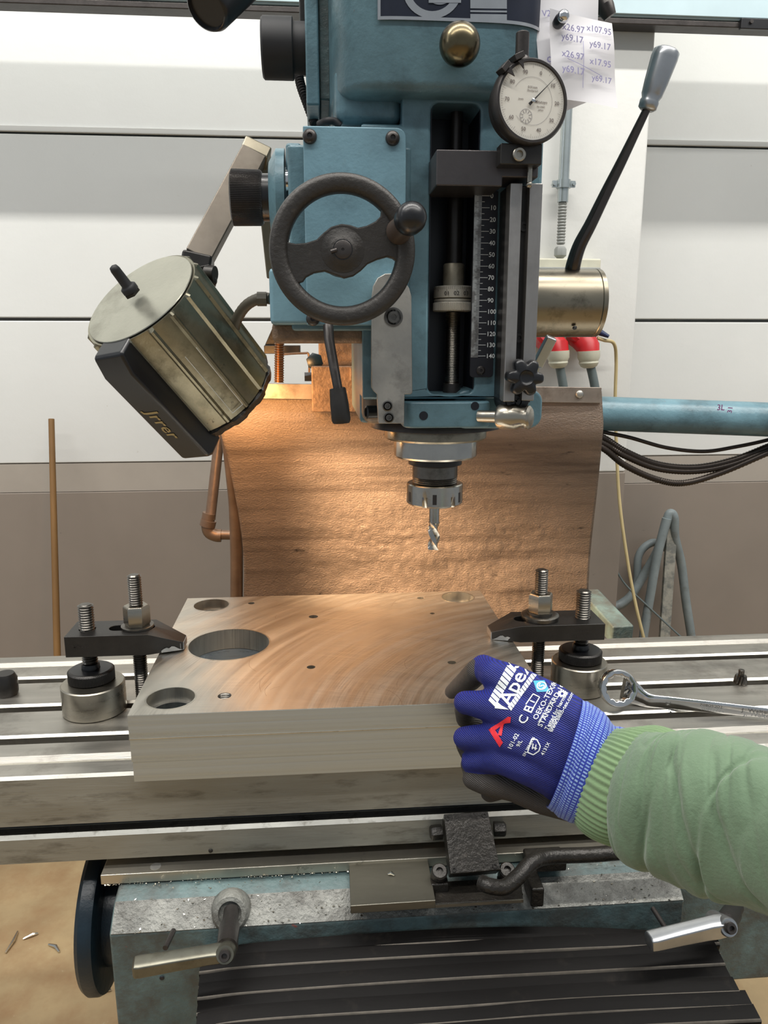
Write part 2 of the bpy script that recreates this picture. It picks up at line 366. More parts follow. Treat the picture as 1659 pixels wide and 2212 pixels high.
# trunking across the pillar
tz = A(1450, 52, 1.843).z
tr = thing('cable_trunking', 'pale blue-grey horizontal cable trunking high on the white pillar', 'trunking', (0.6, 1.85, tz))
g = G(); g.box(-1.8, 2.4, 1.85, 1.895, tz+0.014, tz+0.107); part('trunking_body', g, pvc, tr, bevel=0.003)
g = G(); g.box(-1.8, 2.4, 1.845, 1.85, tz+0.018, tz+0.103); part('front_cover', g, pvc, tr, bevel=0.002)
g = G(); g.box(-1.8, 2.4, 1.85, 1.895, tz, tz+0.012); part('bottom_rail', g, darkm, tr, bevel=0.002)
p = A(1645, 45, 1.79)
g = G(); g.box(p.x-0.02, p.x+0.18, 1.838, 1.85, tz-0.006, tz+0.016); part('joint_clip', g, blkp, tr, bevel=0.002)
g = G(); g.lathe([(0.004, 0), (0.004, 0.004)], (p.x+0.002, 1.838, tz+0.008), (0, -1, 0), 12); part('screw', g, darkm, tr)

# conduit pipe on pillar
CY = 1.868
cp = thing('conduit_pipe', 'galvanised conduit pipe running down the white pillar', 'pipe', (A(1215, 430, CY).x, PY, 1.6))
cx = A(1222, 300, CY).x
cz = A(1215, 437, CY).z
g = G(); g.lathe([(0.0125, 0), (0.0125, tz-cz-.0005)], (cx, CY, cz), (0, 0, 1), 20); part('pipe', g, galv, cp)
g = G(); g.thread((cx, CY, A(1212, 528, CY).z), (cx, CY, cz), 0.0105, 0.0065, 0.0022, 16, False); part('ribbed_hose', g, greyp, cp)
g = G(); g.lathe([(0.008, 0), (0.015, 0.006), (0.015, 0.02), (0.011, 0.026)], (cx, CY, A(1210, 558, CY).z), (0, 0, 1), 8); part('cable_gland', g, greyp, cp)
zc = A(1215, 398, CY).z
g = G(); g.lathe([(0.013, -0.009), (0.0165, -0.009), (0.0165, 0.009), (0.013, 0.009)], (cx, CY, zc), (0, 0, 1), 24)
g.box(cx-0.027, cx+0.027, CY-0.004, CY+0.004, zc-0.007, zc+0.007)
for sx in (-1, 1): g.lathe([(0.004, -0.009), (0.004, 0.009)], (cx+sx*0.023, CY, zc), (0, 1, 0), 10)
g.box(cx-0.005, cx+0.005, CY+0.012, PY, zc-0.005, zc+0.005)
part('pipe_clamp', g, galv, cp)
# distribution box behind the hub
bx = thing('socket_box', 'cream and grey socket box mounted on the white pillar behind the steel hub', 'electric box', (A(1230, 640, PY).x, PY, A(1230, 640, PY).z))
a = A(1160, 556, 1.83); b = A(1298, 740, 1.83)
g = G(); g.box(a.x, b.x-0.005, 1.845, PY, b.z, a.z); part('back_box', g, cream, bx, bevel=0.004)
c = A(1300, 577, 1.82); d = A(1300, 665, 1.82)
g = G(); g.box(a.x, c.x, 1.825, 1.85, d.z, c.z); part('cover', g, greyp, bx, bevel=0.003)
# red plugs with cables
def plug(px, py, lab, cab):
    o = A(px, py, 1.80); r = 0.036
    t = thing('power_plug', lab, 'plug', (o.x, PY, o.z), 'red plugs on the socket box')
    g = G(); g.lathe([(r*0.86, 0), (r, 0.004), (r, 0.05), (r*0.8, 0.056)], o+V((0, 0.056, 0)), (-0.12, -1, 0.28), 28); part('socket_flap', g, redp, t)
    q = A(px-34, py+42, 1.80) if px > 1250 else A(px-8, py+32, 1.81)
    q = A(cab[0][0], cab[0][1]-38, 1.80)
    g = G(); g.tube([o+V((-0.004, 0.03, -0.006)), q, q+V((0, 0, -0.012))], [0.030, 0.026, 0.025], 20); part('plug_body', g, redp, t)
    e = A(cab[0][0], cab[0][1], 1.80)
    g = G(); g.lathe([(0.026, 0), (0.026, 0.016), (0.022, 0.024), (0.023, 0.028), (0.019, 0.036), (0.012, 0.04)], q+V((0, 0, -0.006)), e-q, 16); part('gland_nut', g, greyp if False else cream, t)
    pts = spline([e+V((0, 0, 0.012))]+[A(x, y, 1.80) for x, y in cab[1:]], 8)
    g = G(); g.tube(pts, 0.0105, 12); part('cable', g, cableg, t)
plug(1268, 722, 'red power plug with grey cable, right one of the pair below the hub', [(1272, 790), (1284, 830), (1290, 880), (1290, 960)])
plug(1196, 728, 'red power plug with grey cable, left one of the pair, partly behind the machine', [(1206, 790), (1216, 830), (1222, 880), (1224, 960)])
g = G(); g.tube(spline([A(1290, 730, 1.83), A(1305, 735, 1.83), A(1326, 742, 1.84), A(1331, 780, 1.86), A(1329, 870, 1.87), A(1333, 1000, 1.87), A(1340, 1100, 1.86), A(1357, 1220, 1.84), A(1374, 1310, 1.82), A(1395, 1400, 1.80), A(1410, 1500, 1.78)], 8), 0.0042, 10)
single('extension_cable', g, yellowc, 'thin cream yellow cable hanging down from the socket box past the pillar', 'cable', A(1331, 780, 1.86))
g = G(); g.tube([A(1296, 718, 1.83), A(1315, 727, 1.82)], [0.008, 0.004], 10); single('blue_lead', g, M('navy_plastic', (28, 44, 80), 0.5), 'short dark blue lead end sticking out beside the right red plug', 'cable', A(1296, 718, 1.83))
# hoses hung on the wall
HY = 2.03
g = G(); g.tube(spline([A(1262, 1270, HY), A(1285, 1300, HY), A(1320, 1312, HY), A(1360, 1290, HY), A(1392, 1240, HY), A(1420, 1190, HY-.02), A(1436, 1140, HY-.03), A(1446, 1110, HY-.03), A(1456, 1118, HY-.03), A(1458, 1160, HY-.02), A(1472, 1220, HY), A(1482, 1300, HY), A(1494, 1380, HY), A(1505, 1480, HY)], 8), 0.0125, 12)
single('coiled_hose', g, hoseg, 'grey hose looped against the brown wall, looping up and falling at right', 'hose', A(1446, 1110, HY))
g = G(); g.tube(spline([A(1440, 1120, HY-.04), A(1420, 1200, HY-.04), A(1404, 1290, HY-.04), A(1388, 1390, HY-.04), A(1378, 1500, HY-.04)], 6), 0.0125, 12)
single('straight_hose', g, hoseg, 'straight grey hose slanting down from the hook on the brown wall', 'hose', A(1440, 1120, HY-.04))
g = G(); g.tube(spline([A(1262, 1262, HY+.02), A(1330, 1310, HY+.02), A(1372, 1270, HY+.02), A(1380, 1200, HY+.02), A(1410, 1172, HY+.02), A(1440, 1185, HY+.02)], 8), 0.011, 12)
single('looped_hose', g, hoseg, 'grey hose making a flat bow behind the straight hose on the wall', 'hose', A(1380, 1200, HY+.02))
g = G(); g.bar(A(1451, 1140, HY-.02), A(1432, 1420, HY-.02), 0.030, 0.012); single('stained_lath', g, M('stained_lath', (150, 148, 138), 0.7, 0, 0.2, 30, dirt=((90, 96, 96), 40, 0.45, 0.6, 0.7)), 'narrow stained grey white lath leaning on the wall among the hoses', 'lath', A(1432, 1420, HY-.02), bevel=0.002)
g = G(); g.tube(spline([A(1270, 1130, 2.0), A(1310, 1185, 2.0), A(1345, 1255, 2.0), A(1400, 1310, 1.98), A(1470, 1375, 1.95), A(1520, 1420, 1.93)], 6), 0.0026, 8)
single('thin_wire', g, cableg, 'thin dark wire crossing diagonally behind the cream yellow cable', 'cable', A(1345, 1255, 2.0))
# stick leaning at left
g = G(); g.tube([A(111, 905, 2.05), A(124, 1430, 1.90), A(128, 1700, 1.82)], [0.0075, 0.009, 0.0095], 10)
single('wooden_stick', g, wood, 'thin brown wooden stick leaning upright against the wall at left', 'stick', A(128, 1700, 1.82))
# teal boom pipe with armoured cables to the right
bm_ = thing('boom_pipe', 'thick teal painted pipe boom running out to the right behind the guard', 'pipe', A(1290, 893, 1.35))
g = G(); g.tube([A(1150, 888, 1.36), A(1900, 915, 1.30)], S(37, 1.33), 28); part('pipe', g, teal, bm_)
fr = A(1545, 880, 1.28)
g = G(); R_ = S(37, 1.33)
g.text('3L', A(1548, 886, 1.285), (1, 0, -0.02), (0, 0, 1), 0.014); part('marker_text', g, M('purple_ink', (120, 60, 110), 0.5), bm_); g = G(); g.text('31', A(1580, 893, 1.283), (0.1, 0, 1), (-1, 0, 0.1), 0.012)
part('handwriting', g, M('purple_marker', (120, 60, 110), 0.5), bm_)
cl = [([(1290, 930), (1360, 945), (1440, 967), (1520, 975), (1590, 965), (1659, 950), (1720, 930)], 0.0035, 'thin black cable sagging just under the teal boom, uppermost of the cables'),
      ([(1290, 940), (1350, 975), (1420, 1003), (1500, 1010), (1580, 995), (1659, 965), (1720, 940)], 0.0062, 'thick dark armoured cable sagging second below the teal boom'),
      ([(1290, 952), (1350, 985), (1420, 1012), (1500, 1018), (1580, 1003), (1659, 972), (1720, 948)], 0.0055, 'dark armoured cable sagging third below the teal boom, close under the thick one'),
      ([(1290, 962), (1350, 1005), (1420, 1036), (1480, 1043), (1560, 1020), (1659, 978), (1720, 955)], 0.0058, 'ribbed metal cable sagging lowest of those below the teal boom')]
for i, (c, r, lab) in enumerate(cl):
    g = G(); g.tube(spline([A(1180, c[0][1]-30, 1.33)]+[A(x, y, 1.34-0.004*i) for x, y in c], 26), r, 10, ridge=0.0 if i == 0 else 0.07)
    single('armoured_cable', g, cablebl, lab, 'cable', A(c[0][0], c[0][1], 1.34), group='cables under the boom')

# ================================================================== TABLE
TF, TB, TZ = 0.6775, 0.969, 1.0
XL, XR = -0.95, 1.0
tb = thing('milling_table', 'long ground steel milling table with three T-slots, under the plates', 'machine table', (0, 0.82, 0.9))
def T(y, z): return (XL, y, z)
prof = [(TF, 0.9485), (TF, TZ-0.0025), (TF+0.002, TZ), (0.7005, TZ), (0.7030, TZ-0.004), (0.7120, TZ-0.005), (0.7165, TZ)]
for a, b in ((0.740, 0.7575), (0.812, 0.8295), (0.887, 0.9045)):
    zt_ = 0.014
    prof += [(a, TZ), (a, TZ-zt_), (a-0.007, TZ-zt_), (a-0.007, TZ-zt_-0.011), (b+0.007, TZ-zt_-0.011), (b+0.007, TZ-zt_), (b, TZ-zt_), (b, TZ-0.0022), (b+0.0022, TZ)]
prof += [(0.935, TZ), (0.938, TZ-0.005), (0.947, TZ-0.005), (0.951, TZ), (TB, TZ), (TB, 0.9485)]
g = G(); g.prism([T(y, z) for y, z in prof], (XR-XL, 0, 0)); part('table_top', g, steel, tb, smooth=20)
g = G(); g.box(XL, XR, TF-0.0006, TF+0.0005, 0.9487, TZ-0.003); part('front_face', g, steelf, tb)
for a, b in ((0.7575, 0.), (0.8295, 0), (0.9045, 0)):
    g = G(); g.hexa([(XL, a-0.0002, TZ-0.0024), (XL, a+0.0022, TZ+0.0001), (XL, a+0.0024, TZ), (XL, a+0.0001, TZ-0.003)], [(XR, a-0.0002, TZ-0.0024), (XR, a+0.0022, TZ+0.0001), (XR, a+0.0024, TZ), (XR, a+0.0001, TZ-0.003)])
    part('slot_edge', g, steelb, tb)
g = G(); g.hexa([(XL, TF-0.0008, TZ-0.0027), (XL, TF+0.0018, TZ+0.0002), (XL, TF+0.002, TZ-0.0002), (XL, TF, TZ-0.003)], [(XR, TF-0.0008, TZ-0.0027), (XR, TF+0.0018, TZ+0.0002), (XR, TF+0.002, TZ-0.0002), (XR, TF, TZ-0.003)]); part('front_edge', g, steelb, tb)
g = G(); g.box(XL, XR, 0.7035, 0.7118, TZ-0.0055, TZ-0.0046); g.box(XL, XR, 0.9385, 0.9468, TZ-0.0055, TZ-0.0046); part('coolant_gutter', g, steelb, tb)
g = G(); g.prism([(XL, TF+0.014, 0.9485), (XL, TF+0.014, 0.937), (XL, TF+0.003, 0.937), (XL, TF, 0.934), (XL, TF, 0.908), (XL, TB-0.02, 0.908), (XL, TB-0.02, 0.9485)], (XR-XL, 0, 0)); part('lower_rail', g, steelf, tb, smooth=20)
g = G(); g.hexa([(XL, TF+0.013, 0.9374), (XL, TF+0.0028, 0.9374), (XL, TF-0.0004, 0.9338), (XL, TF+0.012, 0.9338)], [(XR, TF+0.013, 0.9374), (XR, TF+0.0028, 0.9374), (XR, TF-0.0004, 0.9338), (XR, TF+0.012, 0.9338)]); part('rail_edge', g, steelb, tb)
g = G(); g.box(XL+0.02, XR-0.02, TF+0.0135, TF+0.018, 0.938, 0.948); part('stop_groove', g, navy, tb)
# small drilled dots
g = G()
for px in (455,): g.lathe([(0.0022, 0), (0.0016, 0.0012)], A(px, 1838, TF-0.0004), (0, -1, 0), 10)
part('plug_screw', g, oxide, tb)

# ================================================================== WORKPIECES (stack of three drilled plates)
PX0, PX1, PY0, PY1 = -0.180, 0.213, 0.660, 0.988
zs = [1.0, 1.0205, 1.0440, 1.0678]
holes = [(-0.1071, 0.824, 0.0448), (-0.1472, 0.6925, 0.0225), (-0.1448, 0.9585, 0.0222), (0.1776, 0.9635, 0.0208), (0.1776, 0.6925, 0.0222)]
small = [(543, 1303, .0042), (908, 1292, .0045), (677, 1332, .0058), (934, 1325, .003), (672, 1441, .0045), (976, 1431, .0046), (485, 1503, .0066)]
labs = ['top steel plate of the clamped stack with brushed face and drilled holes', 'middle steel plate of the clamped stack, edge only showing', 'bottom steel plate of the clamped stack lying on the table']
for i in range(3):
    dx = (0.0, 0.0004, 0.0012)[2-i]; z0, z1 = zs[i], zs[i+1]-(0.0005 if i < 2 else 0)
    hs = [circ((x, y, z0), (1, 0, 0), (0, 1, 0), r, 48) for x, y, r in holes]
    for px, py, r in small:
        q = AZ(px, py, zs[3]); hs.append(circ((q.x, q.y, z0), (1, 0, 0), (0, 1, 0), r, 16))
    x0, x1 = PX0+dx, PX1-dx*0.5
    e = 0.0008
    t = thing('workpiece_plate', labs[i], 'steel plate', (0.0, 0.82, z0), 'stack of clamped plates')
    g = G(); g.prism([(x0, PY0+dx, z0), (x1, PY0+dx, z0), (x1, PY1, z0), (x0, PY1, z0)], (0, 0, z1-z0), hs)
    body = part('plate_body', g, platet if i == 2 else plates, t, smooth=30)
    if i == 2:
        g = G(); g.box(x0, x1, PY0-0.0003, PY0+0.0002, z0, z1-0.0004); part('milled_edge', g, plates, t)
        g = G(); g.box(x0-0.0001, x1, PY0-0.0006, PY0+0.0008, z0-0.0006, z0+0.0004); part('lit_edge_line', g, steelb, t)  # bright strip along the seam stands in for an edge catching light
        for x, y, r in holes:
            g = G(); g.lathe([(r+0.0003, 0.0002), (r+0.0016, 0.0002), (r+0.0003, -0.0012)], (x, y, z1), (0, 0, 1), 48, False, False); part('hole_chamfer', g, steelb, t)
        # counterbore ledges
        for x, y, r in holes[1:]:
            g = G(); g.lathe([(r+0.0002, z0+0.010-z1), (r-0.0035, z0+0.010-z1), (r-0.0035, z0+0.002-z1), (r+0.0002, z0+0.002-z1)], (x, y, z1), (0, 0, 1), 40, False, False); part('counterbore_ledge', g, polish, t)
        q = AZ(485, 1503, z1); g = G()
        pr = []
        for k in range(8): pr += [(0.0066, -0.002*k), (0.0056, -0.002*k-0.001)]
        g.lathe(pr, (q.x, q.y, z1-0.0005), (0, 0, 1), 24, False, False); part('hole_thread', g, threadm, t)
        # scratch marks scribed on the face
        g = G(); random.seed(3)
        for k in range(26):
            x = random.uniform(x0+.02, x1-.03); y = random.uniform(PY0+.02, PY1-.02); a_ = random.uniform(-1.2, 1.9); L_ = random.uniform(0.01, 0.05)
            if any((x-h[0])**2+(y-h[1])**2 < (h[2]+L_)**2 for h in holes): continue
            p0 = V((x, y, z1+0.00012)); dr = V((math.cos(a_), math.sin(a_), 0)); sd = V((-dr.y, dr.x, 0))
            pts = [p0+dr*L_*s_/4+sd*0.12*L_*math.sin(s_*0.8) for s_ in range(5)]
            vs = [[q_-sd*0.00012, q_+sd*0.00012] for q_ in pts]; g.sheet(vs)
        part('scratches', g, M('scratch_metal', (150, 130, 110), 0.4, 1.0, 0.1, 30), t, kind='stuff')

# ================================================================== CLAMPS
def clamp(side):
    Lf = side == 'L'
    # body: px polygon of the front face, top depth
    if Lf:
        yf, yb = 0.795, 0.842
        p0, p1 = A(137, 1372, yf), A(318, 1369, yf); tip = A(392, 1381, yf+0.005)
        zb = A(140, 1421, yf).z; zt2 = A(140, 1372, yf).z
        xs0, xs1, xt = p0.x, p1.x, tip.x
        lab = 'left black clamping bar pressing on the steel plate, tip pointing right'
    else:
        yf, yb = 0.800, 0.848
        p0, p1 = A(1308, 1350, yf), A(1126, 1354, yf); tip = A(1068, 1362, yf)
        zb = A(1308, 1387, yf).z; zt2 = A(1308, 1350, yf).z
        xs0, xs1, xt = p0.x, p1.x, tip.x
        lab = 'right black clamping bar pressing on the steel plate, tip pointing left'
    zb = zs[3]+0.0003 if zb < zs[3] else zb
    zt2 = zb + (0.0235 if Lf else 0.0195)
    sg = 1 if xt > xs0 else -1
    t = thing('strap_clamp', lab, 'clamp', ((xs0+xs1)/2, (yf+yb)/2, zb), 'pair of clamping bars')
    ym = (yf+yb)/2
    slot_c = A(297 if Lf else 1166, 1350 if Lf else 1338, ym).x
    jack_c = A(188 if Lf else 1258, 1350 if Lf else 1338, ym).x
    wv = (yb-yf)/2
    outline = [(xs0, yf), (xs1, yf), (xt, ym-wv*0.45), (xt, ym+wv*0.45), (xs1, yb), (xs0, yb)]
    sl = []
    a0, a1 = slot_c-0.012-0.012*sg*(-1 if Lf else -1)*0, slot_c+0.012
    if Lf: a0, a1 = slot_c-0.022, slot_c+0.010
    else: a0, a1 = slot_c-0.022, slot_c+0.010
    for k in range(9): an = PI/2+PI*k/8; sl.append((a0+0.0085*math.cos(an), ym+0.0085*math.sin(an), zb))
    for k in range(9): an = -PI/2+PI*k/8; sl.append((a1+0.0085*math.cos(an), ym+0.0085*math.sin(an), zb))
    jh = circ((jack_c, ym, zb), (1, 0, 0), (0, 1, 0), 0.0088, 20)
    g = G(); g.prism([(x, y, zb) for x, y in outline], (0, 0, zt2-zb), [sl, jh])
    # taper the tip: lower the top face there
    for v in g.bm.verts:
        if abs(v.co.x-xt) < 0.001 and v.co.z > zb+0.005: v.co.z = zb+0.0085
    part('clamp_bar', g, oxide, t, bevel=0.0007, smooth=30)
    g = G(); x_a = xt-sg*0.001; 
    g.hexa([(xt+sg*0.0006, ym-wv*0.42, zb), (xt+sg*0.0006, ym+wv*0.42, zb), (xt+sg*0.0006, ym+wv*0.42, zb+0.008), (xt+sg*0.0006, ym-wv*0.42, zb+0.008)], [(xt-sg*0.003, ym-wv*0.5, zb), (xt-sg*0.003, ym+wv*0.5, zb), (xt-sg*0.003, ym+wv*0.5, zb+0.0075), (xt-sg*0.003, ym-wv*0.5, zb+0.0075)])
    part('worn_tip', g, satin, t, label='bright worn tip of the clamp')
    # crushed bright nick on the lower front corner
    g = G(); a_ = V((xt-sg*0.020, yf+0.0085, zb+0.0015)); random.seed(5)
    row = []
    for k in range(9):
        f = k/8; q = V((xt-sg*(0.022-0.021*f), yf+wv*0.55*(1-f)*0 + (0.0055+f*0.0065)-0.0012, zb+0.0005)); hgt = 0.0055*math.sin(PI*min(1, f+.08))**0.6*random.uniform(0.7, 1.1)
        row.append([q, q+V((0, 0.0004-0.0008*random.random(), hgt))])
    g.sheet(row); part('dent', g, chromed, t, label='bright crushed edge')
    for tx_, ty_, tsz in (((1222, 1367, 0.0042), (1222, 1376, 0.0042)) if not Lf else ((172, 1395, 0.005), (172, 1395, 0.0001))):
        pass
    g = G(); sz = 0.0042
    if Lf: g.text('M16 x 20', A(158, 1400, yf-0.0002), (1, 0, 0), (0, 0, 1), sz)
    else:
        g.text('DIN 6314', A(1246, 1366, yf-0.0002), (1, 0, 0), (0, 0, 1), sz*.8); g.text('16 x 125 x 32', A(1238, 1376, yf-0.0002), (1, 0, 0), (0, 0, 1), sz*.8)
    part('stamped_text', g, darkm, t)
    # jack screw carrying the bar
    tt = thing('jack_screw', ('left' if Lf else 'right')+' threaded support screw with black knurled foot standing on the steel riser', 'screw', (jack_c, ym, 1.0), 'support screws')
    top = A(188, 1305, ym).z if Lf else A(1258, 1275, ym).z
    rb_top = 1.033 if Lf else 1.035
    rz = rb_top
    g = G(); g.thread((jack_c, ym, rz+0.014), (jack_c, ym, top), 0.0085, 0.0028, 0.0013); part('threaded_rod', g, threadm, tt)
    kr = 0.0245
    g = G(); g.gear([(kr-0.002, rz, 0), (kr, rz+0.0015, 1), (kr, rz+0.0115, 1), (kr-0.0015, rz+0.013, 0), (kr-0.003, rz+0.0138, 0)], (jack_c, ym, 0), (0, 0, 1), 90, 0.00035)
    part('knurled_foot', g, oxide, tt)
    g = G(); g.lathe([(kr-0.003, 0), (0.010, 0.0002), (0.0095, 0.005), (0.0088, 0.006)], (jack_c, ym, rz+0.0138), (0, 0, 1), 32); part('foot_collar', g, blkp, tt)
    # riser
    rc = AZ(203 if Lf else 1250, 1545 if Lf else 1495, 1.0)
    ry = ym-0.006 if Lf else ym-0.003
    rx = A(202, 1490, ry).x if Lf else A(1250, 1450, ry).x
    rr = 0.0315 if Lf else 0.0305
    rr = S(64, ry, 1480)*1.0 if Lf else S(60, ry, 1450)
    g = G(); g.lathe([(rr-0.001, 0), (rr, 0.001), (rr, rz-1.0-0.0012), (rr-0.0012, rz-1.0), (rr-0.012, rz-1.0)], (rx, ry, 1.0002), (0, 0, 1), 64)
    single('riser_block', g, turned, ('left' if Lf else 'right')+' round turned steel riser standing on the table under the knurled foot', 'riser', (rx, ry, 1.0), group='round risers', smooth=30)
    # stud
    st = thing('clamping_stud', ('left' if Lf else 'right')+' threaded stud with tall hexagon nut and washer through the clamping bar', 'stud', (slot_c, ym, 1.0), 'clamping studs')
    top = A(295, 1241, ym).z if Lf else A(1167, 1230, ym).z
    g = G(); g.thread((slot_c, ym, 0.990), (slot_c, ym, top), 0.0075, 0.0026, 0.0012); part('threaded_rod', g, threadm, st)
    wz = zt2+0.0003
    if Lf:
        g = G(); g.lathe([(0.0175, 0), (0.0175, 0.0025), (0.016, 0.003), (0.008, 0.003)], (slot_c, ym, wz), (0, 0, 1), 40)
    else:
        g = G(); g.lathe([(0.0215, 0), (0.0215, 0.0045), (0.020, 0.0055), (0.0145, 0.0055), (0.0145, 0.008), (0.008, 0.008)], (slot_c, ym, wz), (0, 0, 1), 40)
    part('washer', g, threadm, st)
    nz = wz+(0.003 if Lf else 0.008)
    g = G(); g.lathe([(0.0135, 0), (0.0135, 0.001), (0.0145, 0.0025), (0.0145, 0.020), (0.0128, 0.0225), (0.0085, 0.0225)], (slot_c, ym, nz), (0, 0, 1), 6, ph=0.35); part('hex_nut', g, turned, st, bevel=0.0005)
clamp('L'); clamp('R')
# ---- small things on the table
# ring spanner resting on its edge
def ringpts(a, b, Y, ratio, seg=20, power=2.0, side=None, dirv=None):
    a = V(a); b = V(b); c = (a+b)/2; h = (a-b)/2
    w_ = dirv.cross(h).normalized()*h.length*ratio
    out = []
    for j in range(seg):
        t = 2*PI*j/seg; ct, st = math.cos(t), math.sin(t)
        x = math.copysign(abs(ct)**(2/power), ct); y = math.copysign(abs(st)**(2/power), st)
        out.append(c+h*x+w_*y)
    return out
def loft(stations, seg=20, power=2.0, sub=6, fn=None):
    # stations: (top px, top py, bottom px, bottom py, depth, thickness ratio)
    tops = spline([A(s[0], s[1], s[4]) for s in stations], sub); bots = spline([A(s[2], s[3], s[4]) for s in stations], sub)
    rat = spline([V((s[5], 0, 0)) for s in stations], sub)
    n = len(tops); rings = []
    for i in range(n):
        i0, i1 = max(0, i-1), min(n-1, i+1)
        d = ((tops[i1]+bots[i1])-(tops[i0]+bots[i0])).normalized()
        rg = ringpts(tops[i], bots[i], 0, rat[i].x, seg, power, dirv=d)
        if fn:
            c = (tops[i]+bots[i])/2; rg = [c+(p-c)*fn(j/seg, i/(n-1), p) for j, p in enumerate(rg)]
        rings.append(rg)
    return rings
sp = thing('ring_spanner', 'chrome offset ring spanner lying beside the right riser, end running off the frame', 'spanner', AZ(1345, 1518, 1.0))
rc = A(1334, 1486, 0.765); rn = V((-0.10, -0.93, 0.30)).normalized()
u = rn.orthogonal().normalized(); v = rn.cross(u)
R0, R1 = 0.0145, 0.0205; nn = 96
def rng(r0, hh, star):
    out = []
    for j in range(nn):
        t = 2*PI*j/nn; r = r0+(0.0010*abs(math.sin(t*6))**0.7*(-1) if star else 0)
        out.append(rc+rn*hh+(u*math.cos(t)+v*math.sin(t))*r)
    return out
g = G(); seq = [(R1-0.0012, 0.007, 0), (R1, 0.0055, 0), (R1+0.0006, 0, 0), (R1, -0.0055, 0), (R1-0.001, -0.007, 0), (R0+0.0008, -0.007, 0), (R0, -0.006, 1), (R0, 0.006, 1), (R0+0.0008, 0.007, 0), (R1-0.0012, 0.007, 0)]
g.quadstrip([rng(*q) for q in seq], capa=False, capb=False); part('ring_end', g, chromed, sp, smooth=50)
g = G(); g.quadstrip(loft([(1352, 1458, 1340, 1516, .775, .25), (1372, 1470, 1362, 1520, .775, .28), (1392, 1490, 1385, 1526, .77, .34), (1410, 1500, 1402, 1529, .765, .3), (1450, 1505, 1448, 1532, .76, .26), (1540, 1515, 1538, 1540, .745, .26), (1660, 1529, 1658, 1552, .728, .27), (1800, 1546, 1798, 1566, .71, .27)], 24, 2.8)); part('handle', g, chromed, sp, smooth=60)
pa = A(1420, 1516, .755); pb = A(1650, 1541, .722); dd = (pb-pa).normalized()
g = G(); fr_ = V((0, -0.0062, 0))
uz = (V((0, 0, 1))-dd*dd.z).normalized()
g.text('24', A(1442, 1526, .7545)+fr_*0.55, uz*-1, dd, 0.0065); part('stamped_size', g, satin, sp); g = G()
g.text('70805202', A(1510, 1530, .7465)+fr_*0.55, dd, uz, 0.006); g.text('J. Walter', A(1602, 1542, .7335)+fr_*0.55, dd, uz, 0.008)
part('stamped_text', g, satin, sp)
# fluted bit
b0 = AZ(1599, 1476, 1.0)
ck = thing('fluted_cutter', 'small dark fluted cutter with a short pin standing on the table near the right edge', 'cutter', b0)
rings = []
for i in range(7):
    f = i/6; r = 0.0088*(1-0.28*f)*(0.85 if i == 0 else 1); rr = []
    for j in range(60):
        t = 2*PI*j/60; q = r*(1-0.20*(0.5+0.5*math.cos(10*t))**2); t2 = t+0.35*f
        rr.append(b0+V((q*math.cos(t2), q*math.sin(t2), 0.0105*f)))
    rings.append(rr)
g = G(); g.quadstrip(rings); part('fluted_head', g, threadm, ck)
g = G(); g.lathe([(0.0034, 0.0105), (0.0034, 0.017), (0.003, 0.0175)], b0, (0, 0, 1), 16); part('pin', g, threadm, ck)
g = G(); c0 = A(2, 1514, .85); g.lathe([(0.012, 0), (0.013, 0.004), (0.013, 0.020), (0.010, 0.026)], (AZ(-12, 1530, 1).x, .86, 1.0), (0, 0, 1), 20)
single('dark_knob', g, oxide, 'dark round knob just cut off by the left edge on the table', 'knob', (AZ(-12, 1530, 1).x, .86, 1.0))

# ================================================================== SADDLE
sd = thing('machine_saddle', 'worn teal cast saddle covered in chips below the milling table', 'machine saddle', (0.08, 0.65, 0.72))
SX0 = A(236, 1975, .635).x; SX1 = A(1489, 1930, .622).x
ytop, ztop, ych, zch = 0.651, 0.884, 0.628, 0.868
# cross-section in YZ
pr = [(0.90, 0.884), (0.672, 0.886), (ytop, ztop-0.002), (ych, zch-0.004), (ych+0.004, 0.60), (0.90, 0.60)]
g = G(); g.prism([(SX0, y, z) for y, z in pr], (SX1-SX0, 0, 0)); sbody = part('saddle_body', g, tealsad, sd, bevel=0.003)
g = G(); g.hexa([(SX0+.002, ytop-0.001, ztop-0.0022), (SX0+.002, ych+0.0005, zch-0.0035), (SX0+.002, ych+0.002, zch-0.006), (SX0+.002, ytop+0.002, ztop-0.006)], [(SX1-.002, ytop-0.001, ztop-0.0022), (SX1-.002, ych+0.0005, zch-0.0035), (SX1-.002, ych+0.002, zch-0.006), (SX1-.002, ytop+0.002, ztop-0.006)])
for v_ in g.bm.verts: v_.co += V((0, -0.0006, 0.0006))
part('worn_chamfer', g, sadtop, sd)
# steel way strip
wx0 = A(216, 1886, .668).x; wx1 = A(752, 1850, .668).x
g = G(); g.box(wx0, 0.40, 0.668, 0.70, 0.887, 0.8975); part('way_strip', g, M('way_strip_steel', (196, 190, 176), 0.36, 0.9, 0.1, 20, dirt=((80, 72, 60), 60, 0.62, 0.72, 0.7), bump=0.0002, bs=200), sd, bevel=0.0008)
q = A(335, 1870, .675); g = G(); g.lathe([(0.0052, 0), (0.0052, 0.0004)], (q.x, 0.677, 0.8974), (0, 0, 1), 20); part('strip_screw', g, greyplate, sd)
